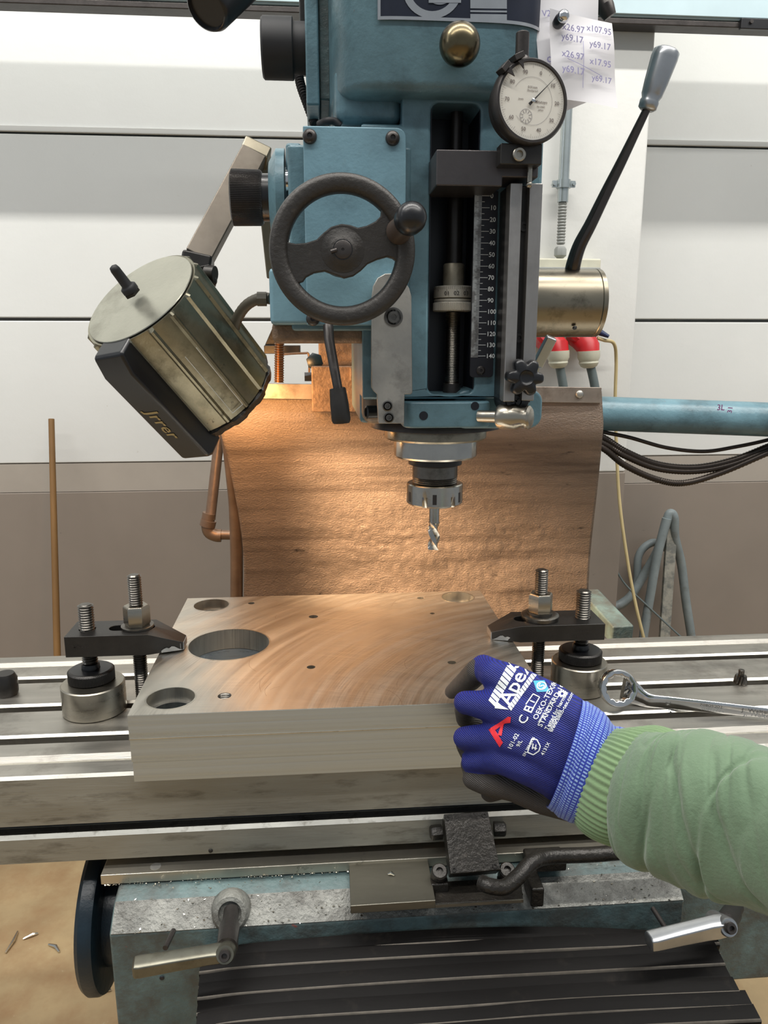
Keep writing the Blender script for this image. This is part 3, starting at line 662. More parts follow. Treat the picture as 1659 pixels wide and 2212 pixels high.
# steel plate
def tilt(pts, th, nrm):
    P = [V(p) for p in pts]; return P, V(nrm)*th
pl4 = [AZ(753, 1833, .894), AZ(918, 1823, .894), AZ(941, 1945, .894), AZ(757, 1957, .894)]
g = G(); g.prism(pl4, (0, 0, -0.0085)); part('cover_plate', g, M('cover_plate_steel', (146, 142, 130), 0.4, 0.95, 0.16, 14, stretch=(0.3, 1, 1), bump=0.0001, bs=240, dirt=((76, 66, 48), 12, 0.5, 0.75, 0.6)), sd, bevel=0.0006)
g = G(); q4 = [AZ(940, 1905, .886), AZ(1125, 1895, .886), AZ(1130, 1942, .886), AZ(940, 1952, .886)]; g.prism(q4, (0, 0, -0.003)); part('base_plate', g, grease, sd, bevel=0.0004)
g = G(); g.box(q4[3].x, q4[2].x, q4[2].y-0.0015, q4[2].y, .8832, .8862); part('base_plate_edge', g, steelb, sd)
# bosses and pits
for px, py, r in ((497, 1972, 0.0155), (1575, 1950, 0.012)):
    if px < 1500:
        g = G(); q = A(px, py, .632); g.lathe([(r*1.25, -0.012), (r*1.1, 0.0), (r*0.95, 0.003), (r*0.7, 0.003), (r*0.66, -0.002)], q, (0, -0.75, 0.35), 28); part('boss', g, sadtop, sd)
for (x0_, y0_, x1_, y1_, yy) in ((375, 2010, 357, 2048, .612), (1410, 1962, 1440, 2008, .612)):
    g = G(); a_ = A(x0_, y0_, yy+.012); b_ = A(x1_, y1_, yy-.012); g.tube([a_, b_], 0.0024, 10); part('locking_pin', g, darkm, sd)
# block right of switch
g = G(); a_ = A(1135, 1895, .640); b_ = A(1175, 1960, .618)
g.box(a_.x, b_.x, .618, .650, b_.z, a_.z+0.004); g.box(a_.x+0.004, b_.x+0.03, .645, .668, a_.z, a_.z+0.012); part('stop_lug', g, grease, sd, bevel=0.002)
# lower right part of the knee
g = G(); a_ = A(1452, 1960, .66); b_ = A(1662, 2106, .66)
g.box(SX1-0.02, 0.62, .655, .90, b_.z, 0.872); part('saddle_side', g, tealsad, sd, bevel=0.004)
g = G()
for px, py in ((1460, 1965), (560, 2020), (605, 1760)):
    pass
q = A(350, 2112, ych+.0005); g.lathe([(0.0024, 0), (0.0018, 0.0006)], V((q.x, ych, q.z)), (0, -1, 0), 10); part('drilled_hole', g, navy, sd)
# round flange at left end
g = G(); fx = A(152, 1985, .66).x
g.lathe([(0.062, 0.018), (0.070, 0.018), (0.078, 0.0165), (0.080, 0.012), (0.080, 0.004), (0.077, 0), (0.04, 0)], (fx, .735, .805), (1, 0, 0), 64)
fl = thing('round_handwheel', 'dark teal round handwheel seen edge-on behind the left end of the saddle', 'handwheel', (fx, .735, .725))
part('rim', g, tealdark, fl, smooth=30)
g = G(); g.lathe([(0.05, 0.015), (0.05, 0.034), (0.03, 0.036), (0.03, 0.075)], (fx, .735, .80), (1, 0, 0), 40); part('hub', g, tealdark, fl)
# knee block under the saddle, dark
g = G(); g.box(SX0+0.03, 0.50, 0.68, 1.249, 0.0, 0.599); kn = single('machine_knee', g, tealdark, 'dark teal machine knee under the saddle, mostly hidden', 'machine knee', (0.1, .9, 0.0), bevel=0.004)
g = G(); g.tube([A(318, 2190, .66), A(318, 2300, .66)], 0.009, 14); part('oil_pipe', g, darkm, kn)
g = G(); g.tube([A(366, 2190, .65), A(364, 2300, .65)], 0.003, 10); part('thin_rod', g, steel, kn)

# locking levers
def lever(lab, piv, tip, r_px, w0, w1, Y, mat, shaft=None, box=False):
    p = A(*piv, Y); t = thing('locking_lever', lab, 'lever', p, 'saddle locking levers')
    q = A(*tip, Y-0.008); d = (q-p).normalized()
    ra = S(r_px, Y, piv[1])
    g = G(); up = d.cross(V((0, 1, 0))).normalized(); up = up if up.z > 0 else -up
    rings = []
    for f, ww, th in ((0, w0*.9, .008), (0.1, w0, .008), (0.2, w0, .0075), (0.6, w0*.5+w1*.5, .0075), (0.93, w1, .008), (0.985, w1, .0075), (1.0, w1*.7, .006)):
        c = p.lerp(q, f); hw = S(ww, Y, 2050)/2; y_ = V((0, -1, 0)); y_ = (y_-d*y_.dot(d)).normalized()
        rings.append([c+up*hw*a_+y_*th*b_ for a_, b_ in ((1, .55), (.75, 1), (-.75, 1), (-1, .55), (-1, -.7), (-.6, -1), (.6, -1), (1, -.7))])
    g.quadstrip(rings); part('handle', g, mat, t, bevel=0.0012, smooth=45)
    g = G(); ax = V((0, -0.85, 0.45))
    g.lathe([(ra*0.8, -0.022), (ra, -0.02), (ra, 0.008), (ra*.9, 0.0098)], p, ax, 28); part('hub', g, mat, t)
    g = G(); g.lathe([(ra*.62, 0.0095), (ra*.62, 0.0125), (ra*.52, 0.0145), (ra*.3, 0.0145), (ra*.25, 0.0115)], p, ax, 24); part('screw', g, darkm, t)
    if shaft:
        s_ = A(*shaft, Y+0.055); g = G(); g.lathe([(0.0072, 0), (0.0072, .35*(p-s_).length), (0.0092, .4*(p-s_).length), (0.0092, .9*(p-s_).length)], s_, p-s_, 20); part('shaft', g, darkm, t)
lever('worn grey locking lever on the left front of the saddle, pointing left', (489, 2056), (288, 2090), 20, 30, 34, .575, M('worn_lever', (118, 116, 104), 0.36, 0.85, 0.2, 20, dirt=((70, 66, 52), 30, 0.5, 0.7, 0.6)), (500, 1968))
lever('silver locking lever at the right end of the saddle, pointing left', (1564, 1998), (1400, 2034), 21, 44, 34, .575, satin, (1590, 1960))

# limit switch
ls = thing('limit_switch', 'greasy black limit switch box bolted in front of the table', 'switch', AZ(1020, 1900, .886))
c4 = [A(958, 1760, .669), A(1053, 1753, .669), A(1081, 1880, .630), A(973, 1889, .630)]
nrm = (c4[1]-c4[0]).cross(c4[3]-c4[0]).normalized(); nrm = nrm if nrm.y > 0 else -nrm
g = G(); g.prism(c4, nrm*0.020); part('housing', g, grease, ls, bevel=0.0015)
g = G(); g.prism([c4[0].lerp(c4[2], .0), c4[1], c4[2], c4[3]], -nrm*0.0022); part('lid', g, grease, ls, bevel=0.0008)
for f in ((.08, .07), (.9, .07), (.08, .93), (.9, .93)):
    p = c4[0].lerp(c4[1], f[0]).lerp(c4[3].lerp(c4[2], f[0]), f[1]) - nrm*0.0022
    g = G(); g.lathe([(0.0026, 0), (0.0024, 0.0008), (0.0012, 0.0008), (0.001, 0)], p, -nrm, 14); part('screw', g, oxide, ls)
for px, py in ((946, 1797), (1075, 1790)):
    p = A(px, py, .668); g = G(); g.lathe([(0.0075, 0), (0.0075, 0.010), (0.006, 0.012)], p+V((0.004 if px < 1000 else -0.004, 0, 0)), (-1 if px < 1000 else 1, -0.1, 0), 6); part('bolt', g, grease, ls, bevel=0.0006)
for px, py in ((949, 1885), (1095, 1882)):
    p = A(px, py, .638); g = G(); g.lathe([(0.0078, -0.01), (0.0078, 0.003), (0.0066, 0.0045), (0.0034, 0.0045), (0.0030, 0.0015)], p, (0, -0.5, 0.86), 22); part('cap_screw', g, grease, ls)
    g = G(); g.obox(p+V((0, 0.0, -0.016)), (0.0085, 0, 0), (0, .006, 0), (0, 0, .008)); part('lug', g, grease, ls, bevel=0.0015)
g = G(); g.tube(spline([A(1040, 1906, .612), A(1058, 1914, .605), A(1090, 1916, .604), A(1120, 1893, .612), A(1150, 1862, .625), A(1190, 1850, .635), A(1280, 1846, .636), A(1375, 1838, .636), A(1500, 1830, .636)], 10), [0.004]+[0.0072]*200 if False else 0.0072, 14)
single('switch_cable', g, grease, 'greasy black cable curving from the limit switch to the right under the sleeve', 'cable', A(1040, 1906, .612))

# way cover
wc = thing('way_cover', 'black accordion way cover in front of the saddle with worn bright ridges', 'machine cover', (0.1, .6, .6))
rowsL = [(440, 2104, 2134), (434, 2138, 2160), (440, 2163, 2188), (425, 2193, 2222), (440, 2222, 2250), (420, 2250, 2285), (430, 2285, 2320), (415, 2320, 2360)]
mid = [(2062, 2068, 2038, 2034, 2046), (2096, 2090, 2066, 2052, 2040), (2128, 2120, 2096, 2082, 2064), (2152, 2146, 2118, 2102, 2085), (2186, 2178, 2150, 2134, 2117), (2218, 2206, 2180, 2160, 2145), (2250, 2240, 2214, 2192, 2175), (2285, 2276, 2248, 2226, 2206)]
rx = [1592, 1600, 1602, 1612, 1626, 1644, 1672, 1690]
for i in range(8):
    Y = 0.612-0.0125*i
    ys = mid[i]; xs = [432-2*i, 560, 960, 1250, rx[i]-40]
    L0 = rowsL[i]
    pts = spline([A(xs[0], ys[0]+(30 if i == 0 else 8), Y), A(560, ys[1], Y), A(960, ys[2], Y), A(1250, ys[3], Y), A(rx[i]-45, ys[4], Y)], 10)
    g = G(); rows = []
    for p in pts:
        rows.append([p+V((0, 0.014, 0.004)), p+V((0, 0.002, 0.0014)), p, p+V((0, -0.0006, -0.0015)), p+V((0, 0.003, -0.017)), p+V((0, 0.010, -0.026)), p+V((0, 0.012, -0.026)), p+V((0, 0.014, 0.001))])
    g.quadstrip(rows); part('fold', g, bellowm, wc, smooth=30)
    g = G(); rows = []
    for p in pts: rows.append([p+V((0, 0.0012, 0.0017)), p+V((0, -0.0002, 0.0007)), p+V((0, -0.0007, -0.0001)), p+V((0, 0.0012, -0.0001))])
    g.quadstrip(rows); part('worn_ridge', g, bellowe, wc)
for px, py in ((1023, 2053), (1196, 2046), (480, 2090), (1458, 2040)):
    q = A(px, py, .607); g = G(); g.sphere(q, 0.0042, 16, 8, (1, .5, 1)); part('rivet', g, oxide, wc)

# ================================================================== SPLASH GUARD
sg_ = thing('splash_guard', 'oily brown rubber splash guard sheet lit warm, hanging behind the table', 'splash guard', (0.15, 1.18, 0.9))
rows = [(846, 458, 1297, 1.110), (880, 466, 1299, 1.106), (915, 473, 1301, 1.104), (945, 481, 1299, 1.108), (990, 493, 1295, 1.125), (1060, 507, 1288, 1.15), (1130, 519, 1280, 1.175), (1200, 526, 1273, 1.195), (1290, 527, 1268, 1.21), (1420, 522, 1262, 1.215), (1560, 520, 1260, 1.215)]
Ls = spline([A(r[1], r[0], r[3]) for r in rows], 12); Rs = spline([A(r[2], r[0], r[3]) for r in rows], 12)
g = G(); grid = []; back = []
for i in range(len(Ls)):
    row = []
    for j in range(141):
        f = j/140; p = Ls[i].lerp(Rs[i], f)
        lw = max(0, min(1, (i-40)/40))
        p = p.copy(); p.y += 0.006*math.sin(PI*f)*(1 if i > 30 else i/30)
        p.y -= lw*0.005*max(0, noise.noise(V((p.x*14, 3, p.z*20)))+0.1)*math.sin(PI*f)
        p.y -= lw*0.0022*noise.fractal(V((p.x*110, 1, p.z*200)), 1.0, 2.0, 4)*math.sin(PI*f)**0.5
        row.append(p)
    grid.append(row)
R = g.sheet(grid)
o = part('rubber_sheet', g, guardm, sg_, smooth=80)
m = o.modifiers.new('thick', 'SOLIDIFY'); m.thickness = 0.005; m.offset = -1
for side_ in (0,):
    a = A(455, 822, 1.104); b = A(790, 838, 1.104); c = A(1297, 838, 1.104)
g = G(); zt_a = A(700, 826, 1.1).z; zt_c = A(1250, 838, 1.1).z
xa, xb = A(455, 840, 1.102).x, A(1297, 852, 1.102).x
g.hexa([(xa, 1.098, zt_a-0.021), (xb, 1.098, zt_c-0.022), (xb, 1.098, zt_c+0.0005), (xa, 1.098, zt_a)], [(xa, 1.106, zt_a-0.021), (xb, 1.106, zt_c-0.022), (xb, 1.106, zt_c+0.0005), (xa, 1.106, zt_a)])
part('clamping_strip', g, M('strip_steel', (152, 140, 128), 0.45, 0.6, 0.2, 30, dirt=((92, 76, 64), 26, 0.5, 0.7, 0.7)), sg_, bevel=0.0008)
for px, py in ((1252, 852), (753, 840)):
    q = A(px, py, 1.097); g = G(); g.sphere(q, 0.0062, 18, 10, (1, .55, 1)); part('rivet', g, steel, sg_)
# sparkling chips stuck to the sheet
bv = BVHTree.FromPolygons([p for r in grid for p in r], [(i*141+j, i*141+j+1, (i+1)*141+j+1, (i+1)*141+j) for i in range(len(grid)-1) for j in range(140)])
g = G(); random.seed(11)
for k in range(2600):
    i = int((len(grid)-1)*random.random()**0.75); j = int(140*random.triangular(0.02, .98, .45)); p = grid[i][j]+V((random.uniform(-.003, .003), -0.0008, random.uniform(-.003, .003)))
    s_ = random.choice((0.0004, 0.0005, 0.0007, 0.0011)); a_ = V((random.gauss(0, 1), random.gauss(0, .6), random.gauss(0, 1))).normalized()*s_; b_ = a_.cross(V((random.gauss(0, .5), -1, random.gauss(0, .5)))).normalized()*s_*random.uniform(.4, 1)
    vs = [g.bm.verts.new(p+a_), g.bm.verts.new(p+b_), g.bm.verts.new(p-a_), g.bm.verts.new(p-b_)]; g.bm.faces.new(vs)
part('stuck_chips', g, chipm, sg_, kind='stuff')
# pipes at its left edge
dp = thing('drain_pipe', 'brown painted drain pipe with elbow fitting left of the splash guard', 'pipe', A(455, 1140, 1.30))
g = G(); g.tube([A(500, 700, 1.33), A(478, 905, 1.30), A(454, 1122, 1.27)], S(11, 1.28), 16); part('upright_pipe', g, guardpipe, dp)
g = G(); g.tube(spline([A(452, 1108, 1.27), A(449, 1128, 1.27), A(452, 1148, 1.27), A(466, 1156, 1.27), A(478, 1157, 1.27)], 5), S(14, 1.27), 18); g.lathe([(S(16.5, 1.27), -0.007), (S(16.5, 1.27), 0.004)], A(450, 1128, 1.27), A(455, 1108, 1.27)-A(450, 1128, 1.27), 24); part('elbow', g, guardpipe, dp)
g = G(); g.tube([A(470, 1155, 1.27), A(840, 1162, 1.27)], S(10.5, 1.27), 16); part('branch_pipe', g, guardpipe, dp)
g = G(); g.tube(spline([A(476, 890, 1.155), A(487, 950, 1.155), A(499, 1030, 1.165), A(508, 1100, 1.185), A(511, 1180, 1.20), A(511, 1290, 1.212), A(508, 1420, 1.22)], 8), [0.004+0.0062*min(1, i/26) for i in range(49)], 18)
single('edge_tube', g, guardpipe, 'copper-lit tube along the left edge of the splash guard', 'tube', A(508, 1420, 1.22))
# teal slanted bar right of the guard
g = G(); g.bar(A(1270, 1290, 1.20), A(1345, 1372, 1.06), 0.034, 0.03, (0, 0, 1))
single('support_arm', g, tealsad, 'teal slanted support arm behind the right clamp', 'arm', A(1345, 1372, 1.06), bevel=0.003)

# machine column behind the head
mc = thing('machine_column', 'machine column behind the milling head, dirty mounting blocks tinted as if lamp-lit', 'machine column', (0.1, 1.3, 0.0))
g = G(); x0 = A(800, 700, 1.25).x; x1 = A(1140, 700, 1.25).x; g.box(x0, x1, 1.25, 1.6, 0, 2.2); part('column_body', g, tealsad, mc, bevel=0.004)
a = A(688, 748, 1.08); b = A(800, 791, 1.08); g = G(); g.box(a.x, b.x+.05, 1.08, 1.26, b.z, a.z+.01); part('mounting_block', g, lampwarm, mc, bevel=0.002)
a = A(672, 791, 1.06); b = A(800, 826, 1.06); g = G(); g.box(a.x, b.x+.05, 1.06, 1.26, b.z-.04, a.z); part('dovetail_block', g, lampwarm, mc, bevel=0.002)
g = G(); a = A(755, 793, 1.055); g.box(a.x, a.x+.1, 1.052, 1.07, a.z-.019, a.z); part('dovetail_step', g, lampwarm, mc, bevel=0.002)
g = G(); g.lathe([(0.012, 0), (0.012, 0.02), (0.009, 0.022)], A(680, 780, 1.10), (0, -1, 0), 6); part('hex_bolt', g, tealdark, mc)
cb = thing('cable_bracket', 'dark cable bracket with wire hook behind the gearbox', 'bracket', A(610, 752, 1.12))
a = A(571, 746, 1.12); b = A(648, 764, 1.12); g = G(); g.box(a.x, b.x, 1.11, 1.17, b.z, a.z); g.prism([A(571, 748, 1.12), A(592, 700, 1.12), A(612, 700, 1.12), A(612, 748, 1.12)], (0, .02, 0)); part('plate', g, oxide, cb, bevel=0.001)
g = G(); g.tube(spline([A(600, 766, 1.11), A(655, 763, 1.11), A(667, 768, 1.11), A(668, 815, 1.11)], 4), 0.0016, 8); part('wire_hook', g, guardpipe, cb)
g = G(); g.lathe([(0.0065, 0), (0.0065, 0.01)], A(658, 814, 1.11), (1, 0, 0), 6); part('bolt', g, blkp, cb)
g = G(); g.tube([A(603-0.02*i+0.4, 730+i*2.6, 1.07) for i in range(38)], S(9.5, 1.07), 14, ridge=0.12)
single('spiral_conduit', g, M('bronze_conduit', (130, 100, 74), 0.3, 0.9, 0.15, 30), 'short upright bronze spiral conduit between gearbox and splash guard', 'conduit', A(603, 820, 1.07))
# ================================================================== MILLING HEAD
hd = thing('milling_machine', 'teal cast milling machine with gearbox cover, slotted front and steel spindle nose', 'milling machine', (0.1245, .83, 1.25))
X_ = 'x'
CZ = 0.1120; HWX = 0.0985
def sup(x, off=0.0, f0=.715):    # front surface of the rounded upper casting
    t = min(1.0, abs((x-CZ)/(HWX+off))); return f0+.145-(.145+off)*(1-t**5)**0.2
zbot = A(1000, 206, .72).z
g = G(); rings = []
for z, ins in ((zbot, .012), (zbot+.0015, .006), (zbot+.005, .002), (zbot+.010, 0), (2.3, 0)):
    rr = []
    for j in range(120):
        t = 2*PI*j/120; ct, st = math.cos(t), math.sin(t)
        rr.append(V((CZ+(HWX-ins)*math.copysign(abs(ct)**.4, ct), .86+(.145-ins)*math.copysign(abs(st)**.4, st), z)))
    rings.append(rr)
g.quadstrip(rings); part('upper_casting', g, teal, hd, smooth=50)
# lower left pocket block
a = A(722, 190, .744); b = A(869, 267, .744)
g = G(); g.box(a.x, b.x, .744, .93, b.z, a.z+0.02); part('casting_pocket', g, teal, hd, bevel=0.010, seg=4)
# column with slot
xl, xr = 0.040, A(1168, 400, .74).x
zt1 = A(1000, 205, .735).z+0.01; zb1 = A(1000, 862, .735).z
s0, s1 = A(928, 540, .735).x, A(1031, 540, .735).x
hole = rrect(s0, s1, A(975, 852, .735).z, A(975, 222, .735).z, 0.008, .735)
xm_, zk_ = A(868, 240, .735).x, A(868, 268, .735).z
g = G(); g.prism([(xl, .735, zb1), (xr, .735, zb1), (xr, .735, zt1), (xm_, .735, zt1), (xm_, .735, zk_), (xl, .735, zk_)], (0, .055, 0), [hole]); part('slotted_front', g, teal, hd, bevel=0.0025)
g = G(); g.box(xl+.0002, xr-.0002, .790, .99, zb1-0.028, zt1); part('column_block', g, teal, hd, bevel=0.004)
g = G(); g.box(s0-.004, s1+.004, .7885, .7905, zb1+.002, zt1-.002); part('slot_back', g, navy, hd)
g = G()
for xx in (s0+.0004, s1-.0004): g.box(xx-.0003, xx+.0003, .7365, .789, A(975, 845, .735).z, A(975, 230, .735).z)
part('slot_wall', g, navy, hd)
# right lower corner of the head
g = G(); xr2 = A(1163, 880, .76).x; g.prism(rrect(0.13, xr2, A(1100, 922, .76).z, A(1100, 840, .76).z, .012, .745), (0, .16, 0)); part('lower_corner', g, teal, hd, bevel=0.003)
# left lower side of quill housing
g = G(); a = A(783, 715, .765); b = A(830, 917, .765); g.box(a.x, b.x+.02, .765, .90, b.z, a.z+.04); part('quill_housing', g, M('housing_lamp_warm', (128, 110, 92), 0.45, 0.1, 0.25, 30, dirt=((74, 100, 106), 20, 0.45, 0.7, 0.6)), hd, bevel=0.010, seg=4)  # brown base paints lamplight onto the teal housing side
g = G(); q = A(800, 890, .755); g.lathe([(0.0065, 0), (0.0065, 0.010), (0.0045, 0.011), (0.004, 0.008)], q+V((.006, 0, 0)), (-1, -.25, 0), 20); part('clamp_screw', g, blkp, hd)
# quill clamp block
a = A(873, 862, .722); b = A(1061, 917, .722)
pts = rrect(a.x, b.x, .722, .83, .010, a.z-0.003, plane='xy')
g = G(); g.prism(pts, (0, 0, b.z-a.z)); part('quill_clamp', g, teal, hd, bevel=0.002)
for px, py, r in ((915, 898, .0042), (1026, 877, .004)):
    q = A(px, py, .7218); g = G(); g.lathe([(r, 0), (r*.95, 0.0004)], q, (0, -1, 0), 18); part('drilled_hole', g, navy, hd)
# gearbox behind the handwheel
a = A(620, 312, .735); b = A(880, 715, .735); g = G(); g.box(a.x, .085, .733, .95, b.z, a.z); part('gearbox_body', g, teal, hd, bevel=0.003)
a = A(654, 271, .718); b = A(875, 703, .718)
P = arc(b.x-.008, a.z-.008, .008, 0, 90, 6, .718)+[(a.x, .718, a.z)]+[(a.x, .718, b.z)]+[(b.x, .718, b.z)]
g = G(); g.prism(P, (0, .014, 0)); part('gearbox_cover', g, tealc, hd, bevel=0.0012)
for px, py in ((669, 295), (848, 299), (676, 689)):
    q = A(px, py, .718); g = G(); g.lathe([(0.0062, 0), (0.0062, .0012), (0.0052, .0034), (0.0034, .0046), (0.0022, .0048), (0.0019, .0030)], q, (0, -1, 0), 24); part('button_screw', g, darkm, hd)
a = A(580, 578, .728); b = A(806, 702, .728); g = G(); g.box(a.x, b.x, .728, .93, b.z, a.z); part('lower_gearbox', g, tealc, hd, bevel=0.004)
a = A(586, 700, .738); b = A(800, 742, .738); g = G(); g.box(a.x, b.x, .742, .92, b.z, a.z+.003); part('gearbox_underside', g, lampwarm, hd, bevel=0.006, seg=3)  # bottom lip carries the lamp's warm glow in its colour
# side plate, ring, chrome pin and knurled knob on the left
a = A(617, 310, .77); b = A(655, 500, .77); g = G(); g.box(a.x, b.x, .765, .86, b.z, a.z); part('side_plate', g, teal, hd, bevel=0.003)
kz = A(545, 427, .80)
def knob(zp, Y, xs, rs, name, mat, gearn=0):
    c = A(xs[0][0], zp, Y)
    pr = [(S(r, Y, zp), A(x, zp, Y).x-c.x) for (x, _), r in zip(xs, rs)]
    g = G()
    if gearn: g.gear([(r, h, 1 if 0 < i < len(pr)-1 else 0) for i, (r, h) in enumerate(pr)], c, (1, 0, 0), gearn, 0.00045)
    else: g.lathe(pr, c, (1, 0, 0), 48)
    return part(name, g, mat, hd, smooth=40)
knob(427, .80, [(500, 0), (503, 0), (563, 0), (568, 0)], [50, 56, 55, 52], 'knurled_knob', blkp if False else darkm, 100)
knob(427, .80, [(566, 0), (590, 0)], [48, 48], 'knob_neck', blkp)
knob(427, .80, [(584, 0), (600, 0), (618, 0)], [70, 96, 96], 'bevel_ring', teal)
knob(427, .80, [(612, 0), (660, 0)], [60, 60], 'shaft_boss', teal)
g = G(); g.lathe([(S(20, .76), 0), (S(20, .76), .014), (S(15, .76), .0145), (S(15, .76), .03)], A(618, 391, .755), (1, 0, 0), 30); part('chrome_pin', g, chromed, hd)
# speed change knob, top left
knob(104, .82, [(566, 0), (570, 0), (632, 0), (634, 0)], [56, 60, 60, 58], 'selector_knob', rubber)
knob(104, .82, [(632, 0), (662, 0)], [50, 50], 'selector_neck', rubber)
for x0_, x1_, y1_, yy, mt in ((662, 691, 226, .79, teal), (691, 706, 215, .80, tealsad), (648, 663, 100, .83, oxide)):
    a = A(x0_, y1_, yy); b = A(x1_, y1_, yy); g = G(); g.box(a.x, b.x+(.01 if x1_ == 706 else 0), yy, .92, a.z, 2.1); part('side_cover', g, mt, hd, bevel=0.002)
# steel sight plate
pp = [(803, 640), (806, 618), (816, 600), (832, 591), (850, 590), (868, 600), (884, 622), (889, 640), (891, 848), (888, 852), (874, 852), (873, 915), (818, 915), (815, 852), (808, 846), (803, 838)]
g = G(); g.prism([A(x, y, .712) for x, y in pp], (0, .010, 0)); part('steel_cover', g, greyplate, hd, bevel=0.0008)
for px, py, r in ((850, 685, .0085), (837, 877, .0048), (840, 902, .0048)):
    q = A(px, py, .712); g = G(); g.lathe([(r, 0), (r, .0006), (r*.8, .0008), (r*.78, -.0002), (r*.62, -.0002), (r*.6, .0016), (r*.3, .0016), (r*.28, .0004)], q, (0, -1, 0), 28); part('cap_screw', g, threadm, hd)
# spindle nose
AX = (0.1245, .83)
def zz(py): return A(940, py, .83).z
def L(name, prof, mat, par=hd, sm=35, seg=64):
    g = G(); g.lathe([(S(r, .83, y), zz(y)) for r, y in prof], (AX[0], AX[1], 0), (0, 0, 1), seg); return part(name, g, mat, par, smooth=sm)
L('bottom_flange', [(136, 905), (140, 915), (140, 921), (118, 925)], darkm)
L('spindle_flange', [(109, 915), (110, 917), (110, 942), (107, 946), (92, 948)], hubm)
L('quill', [(89, 944), (90, 948), (90, 981), (87, 985), (60, 986)], polish)
cc = thing('collet_chuck', 'steel collet chuck with notched clamping nut fitted under the spindle', 'collet chuck', (AX[0], AX[1], zz(1090)))
L('chuck_collar', [(57, 984), (58, 986), (58, 1001), (50, 1004)], oxide, cc)
L('chuck_body', [(49, 1002), (49, 1028)], threadm, cc)
pr = []
for k in range(6): pr += [(46.5, 1026+k*4), (48.5, 1028+k*4)]
L('chuck_thread', pr, threadm, cc)
g = G(); rnut = S(61, .83, 1065); nn = 96; rings = []
for py, k in ((1042, .80), (1042, .96), (1044, 1.0), (1083, 1.0), (1087, .93), (1088, .5)):
    rr = []
    for j in range(nn):
        t = 2*PI*j/nn; r = rnut*k
        if k > .9 and py >= 1062 and (j % 16) in (0, 1) : r *= 0.93
        if py == 1083 and (j % 16) in (0, 1): r = rnut*.90
        rr.append(V((AX[0]+r*math.cos(t), AX[1]+r*math.sin(t), zz(py))))
    rings.append(rr)
rings.insert(3, [V((p.x, p.y, zz(1064))) for p in rings[2]]); g.quadstrip(rings); part('clamping_nut', g, polish, cc, smooth=30)
g = G()
for k in range(6):
    t = 2*PI*(k*16+.5)/nn+0.35; c = V((AX[0]+rnut*.975*math.cos(t), AX[1]+rnut*.975*math.sin(t), zz(1068)))
    g.obox(c, V((-math.sin(t), math.cos(t), 0))*.0022, V((math.cos(t), math.sin(t), 0))*.0008, (0, 0, .0055))
part('nut_slot', g, darkm, cc)
em = thing('end_mill', 'steel end mill with spiral flutes held in the collet chuck above the plates', 'milling cutter', (AX[0]-.0003, AX[1], zz(1187)))
g = G(); rs_ = S(11, .83, 1110); g.lathe([(rs_, zz(1084)), (rs_, zz(1128))], (AX[0], AX[1], 0), (0, 0, 1), 32); part('shank', g, polish, em)
g = G(); rings = []
for i in range(40):
    f = i/39; z = zz(1128)+(zz(1186)-zz(1128))*f; rr = []
    for j in range(48):
        t = 2*PI*j/48; q = (t*3/(2*PI)) % 1.0; r = S(13, .83)*(1.0-0.42*max(0, math.sin(PI*q))**0.8*min(1, f*5+.15)) ; tt = t+f*3.4
        rr.append(V((AX[0]+r*math.cos(tt), AX[1]+r*math.sin(tt), z)))
    rings.append(rr)
g.quadstrip(rings); part('spiral_flutes', g, polish, em, smooth=50)
# depth stop screw in the slot
SY = .764; sx = A(980, 600, SY).x
def LS(name, prof, mat, gear=0, seg=40, x=sx):
    P = [(S(r, SY, y), A(980, y, SY).z) for r, y in prof]; g = G()
    if gear: g.gear([(r, h, 1 if 0 < i < len(P)-1 else 0) for i, (r, h) in enumerate(P)], (x, SY, 0), (0, 0, 1), gear, .0003)
    else: g.lathe(P, (x, SY, 0), (0, 0, 1), seg)
    return part(name, g, mat, hd, smooth=35)
LS('stop_rod', [(13, 215), (13, 420)], darkm); LS('dark_rod', [(18, 400), (18, 572)], oxide)
LS('rod_sleeve', [(21, 570), (23, 573), (23, 621)], M('sleeve_satin', (150, 142, 124), .45, .5, .2, 60, dirt=((84, 76, 62), 40, .5, .7, .6)))
collm = M('collar_satin', (196, 190, 176), .5, .45, .08, 30)
LS('dial_collar', [(40, 619), (43, 622), (43, 644), (42, 645)], collm)
LS('lock_ring', [(42, 647), (42, 652)], collm, 80); LS('knurled_nut', [(42, 653), (43.5, 655), (43.5, 671), (42, 673)], collm, 80)
g = G(); g.thread((sx, SY, A(980, 830, SY).z), (sx, SY, A(980, 674, SY).z), S(15.5, SY), 0.0016, 0.0006, 24, False); part('stop_screw', g, threadm, hd)
LS('screw_base', [(19, 828), (19, 856)], darkm)
g = G(); rcol = S(43, SY, 632)+.0002
for k in range(-18, 19):
    t = -PI/2+k*0.1; c = V((sx+rcol*math.cos(t), SY+rcol*math.sin(t), A(980, 624 if k % 5 else 626, SY).z)); g.obox(c, V((-math.sin(t), math.cos(t), 0))*.00012, V((math.cos(t), math.sin(t), 0))*.0001, (0, 0, .0014 if k % 5 else .0022))
for s_, k in (('01', -6.2), ('02', -1.5), ('03', 3.4)):
    t = -PI/2+k*.1; g.text(s_, V((sx+(rcol+.0001)*math.cos(t), SY+(rcol+.0001)*math.sin(t), A(980, 640, SY).z)), (-math.sin(t), math.cos(t), 0), (0, 0, 1), .0054)
part('engraved_numbers', g, blackprint, hd)
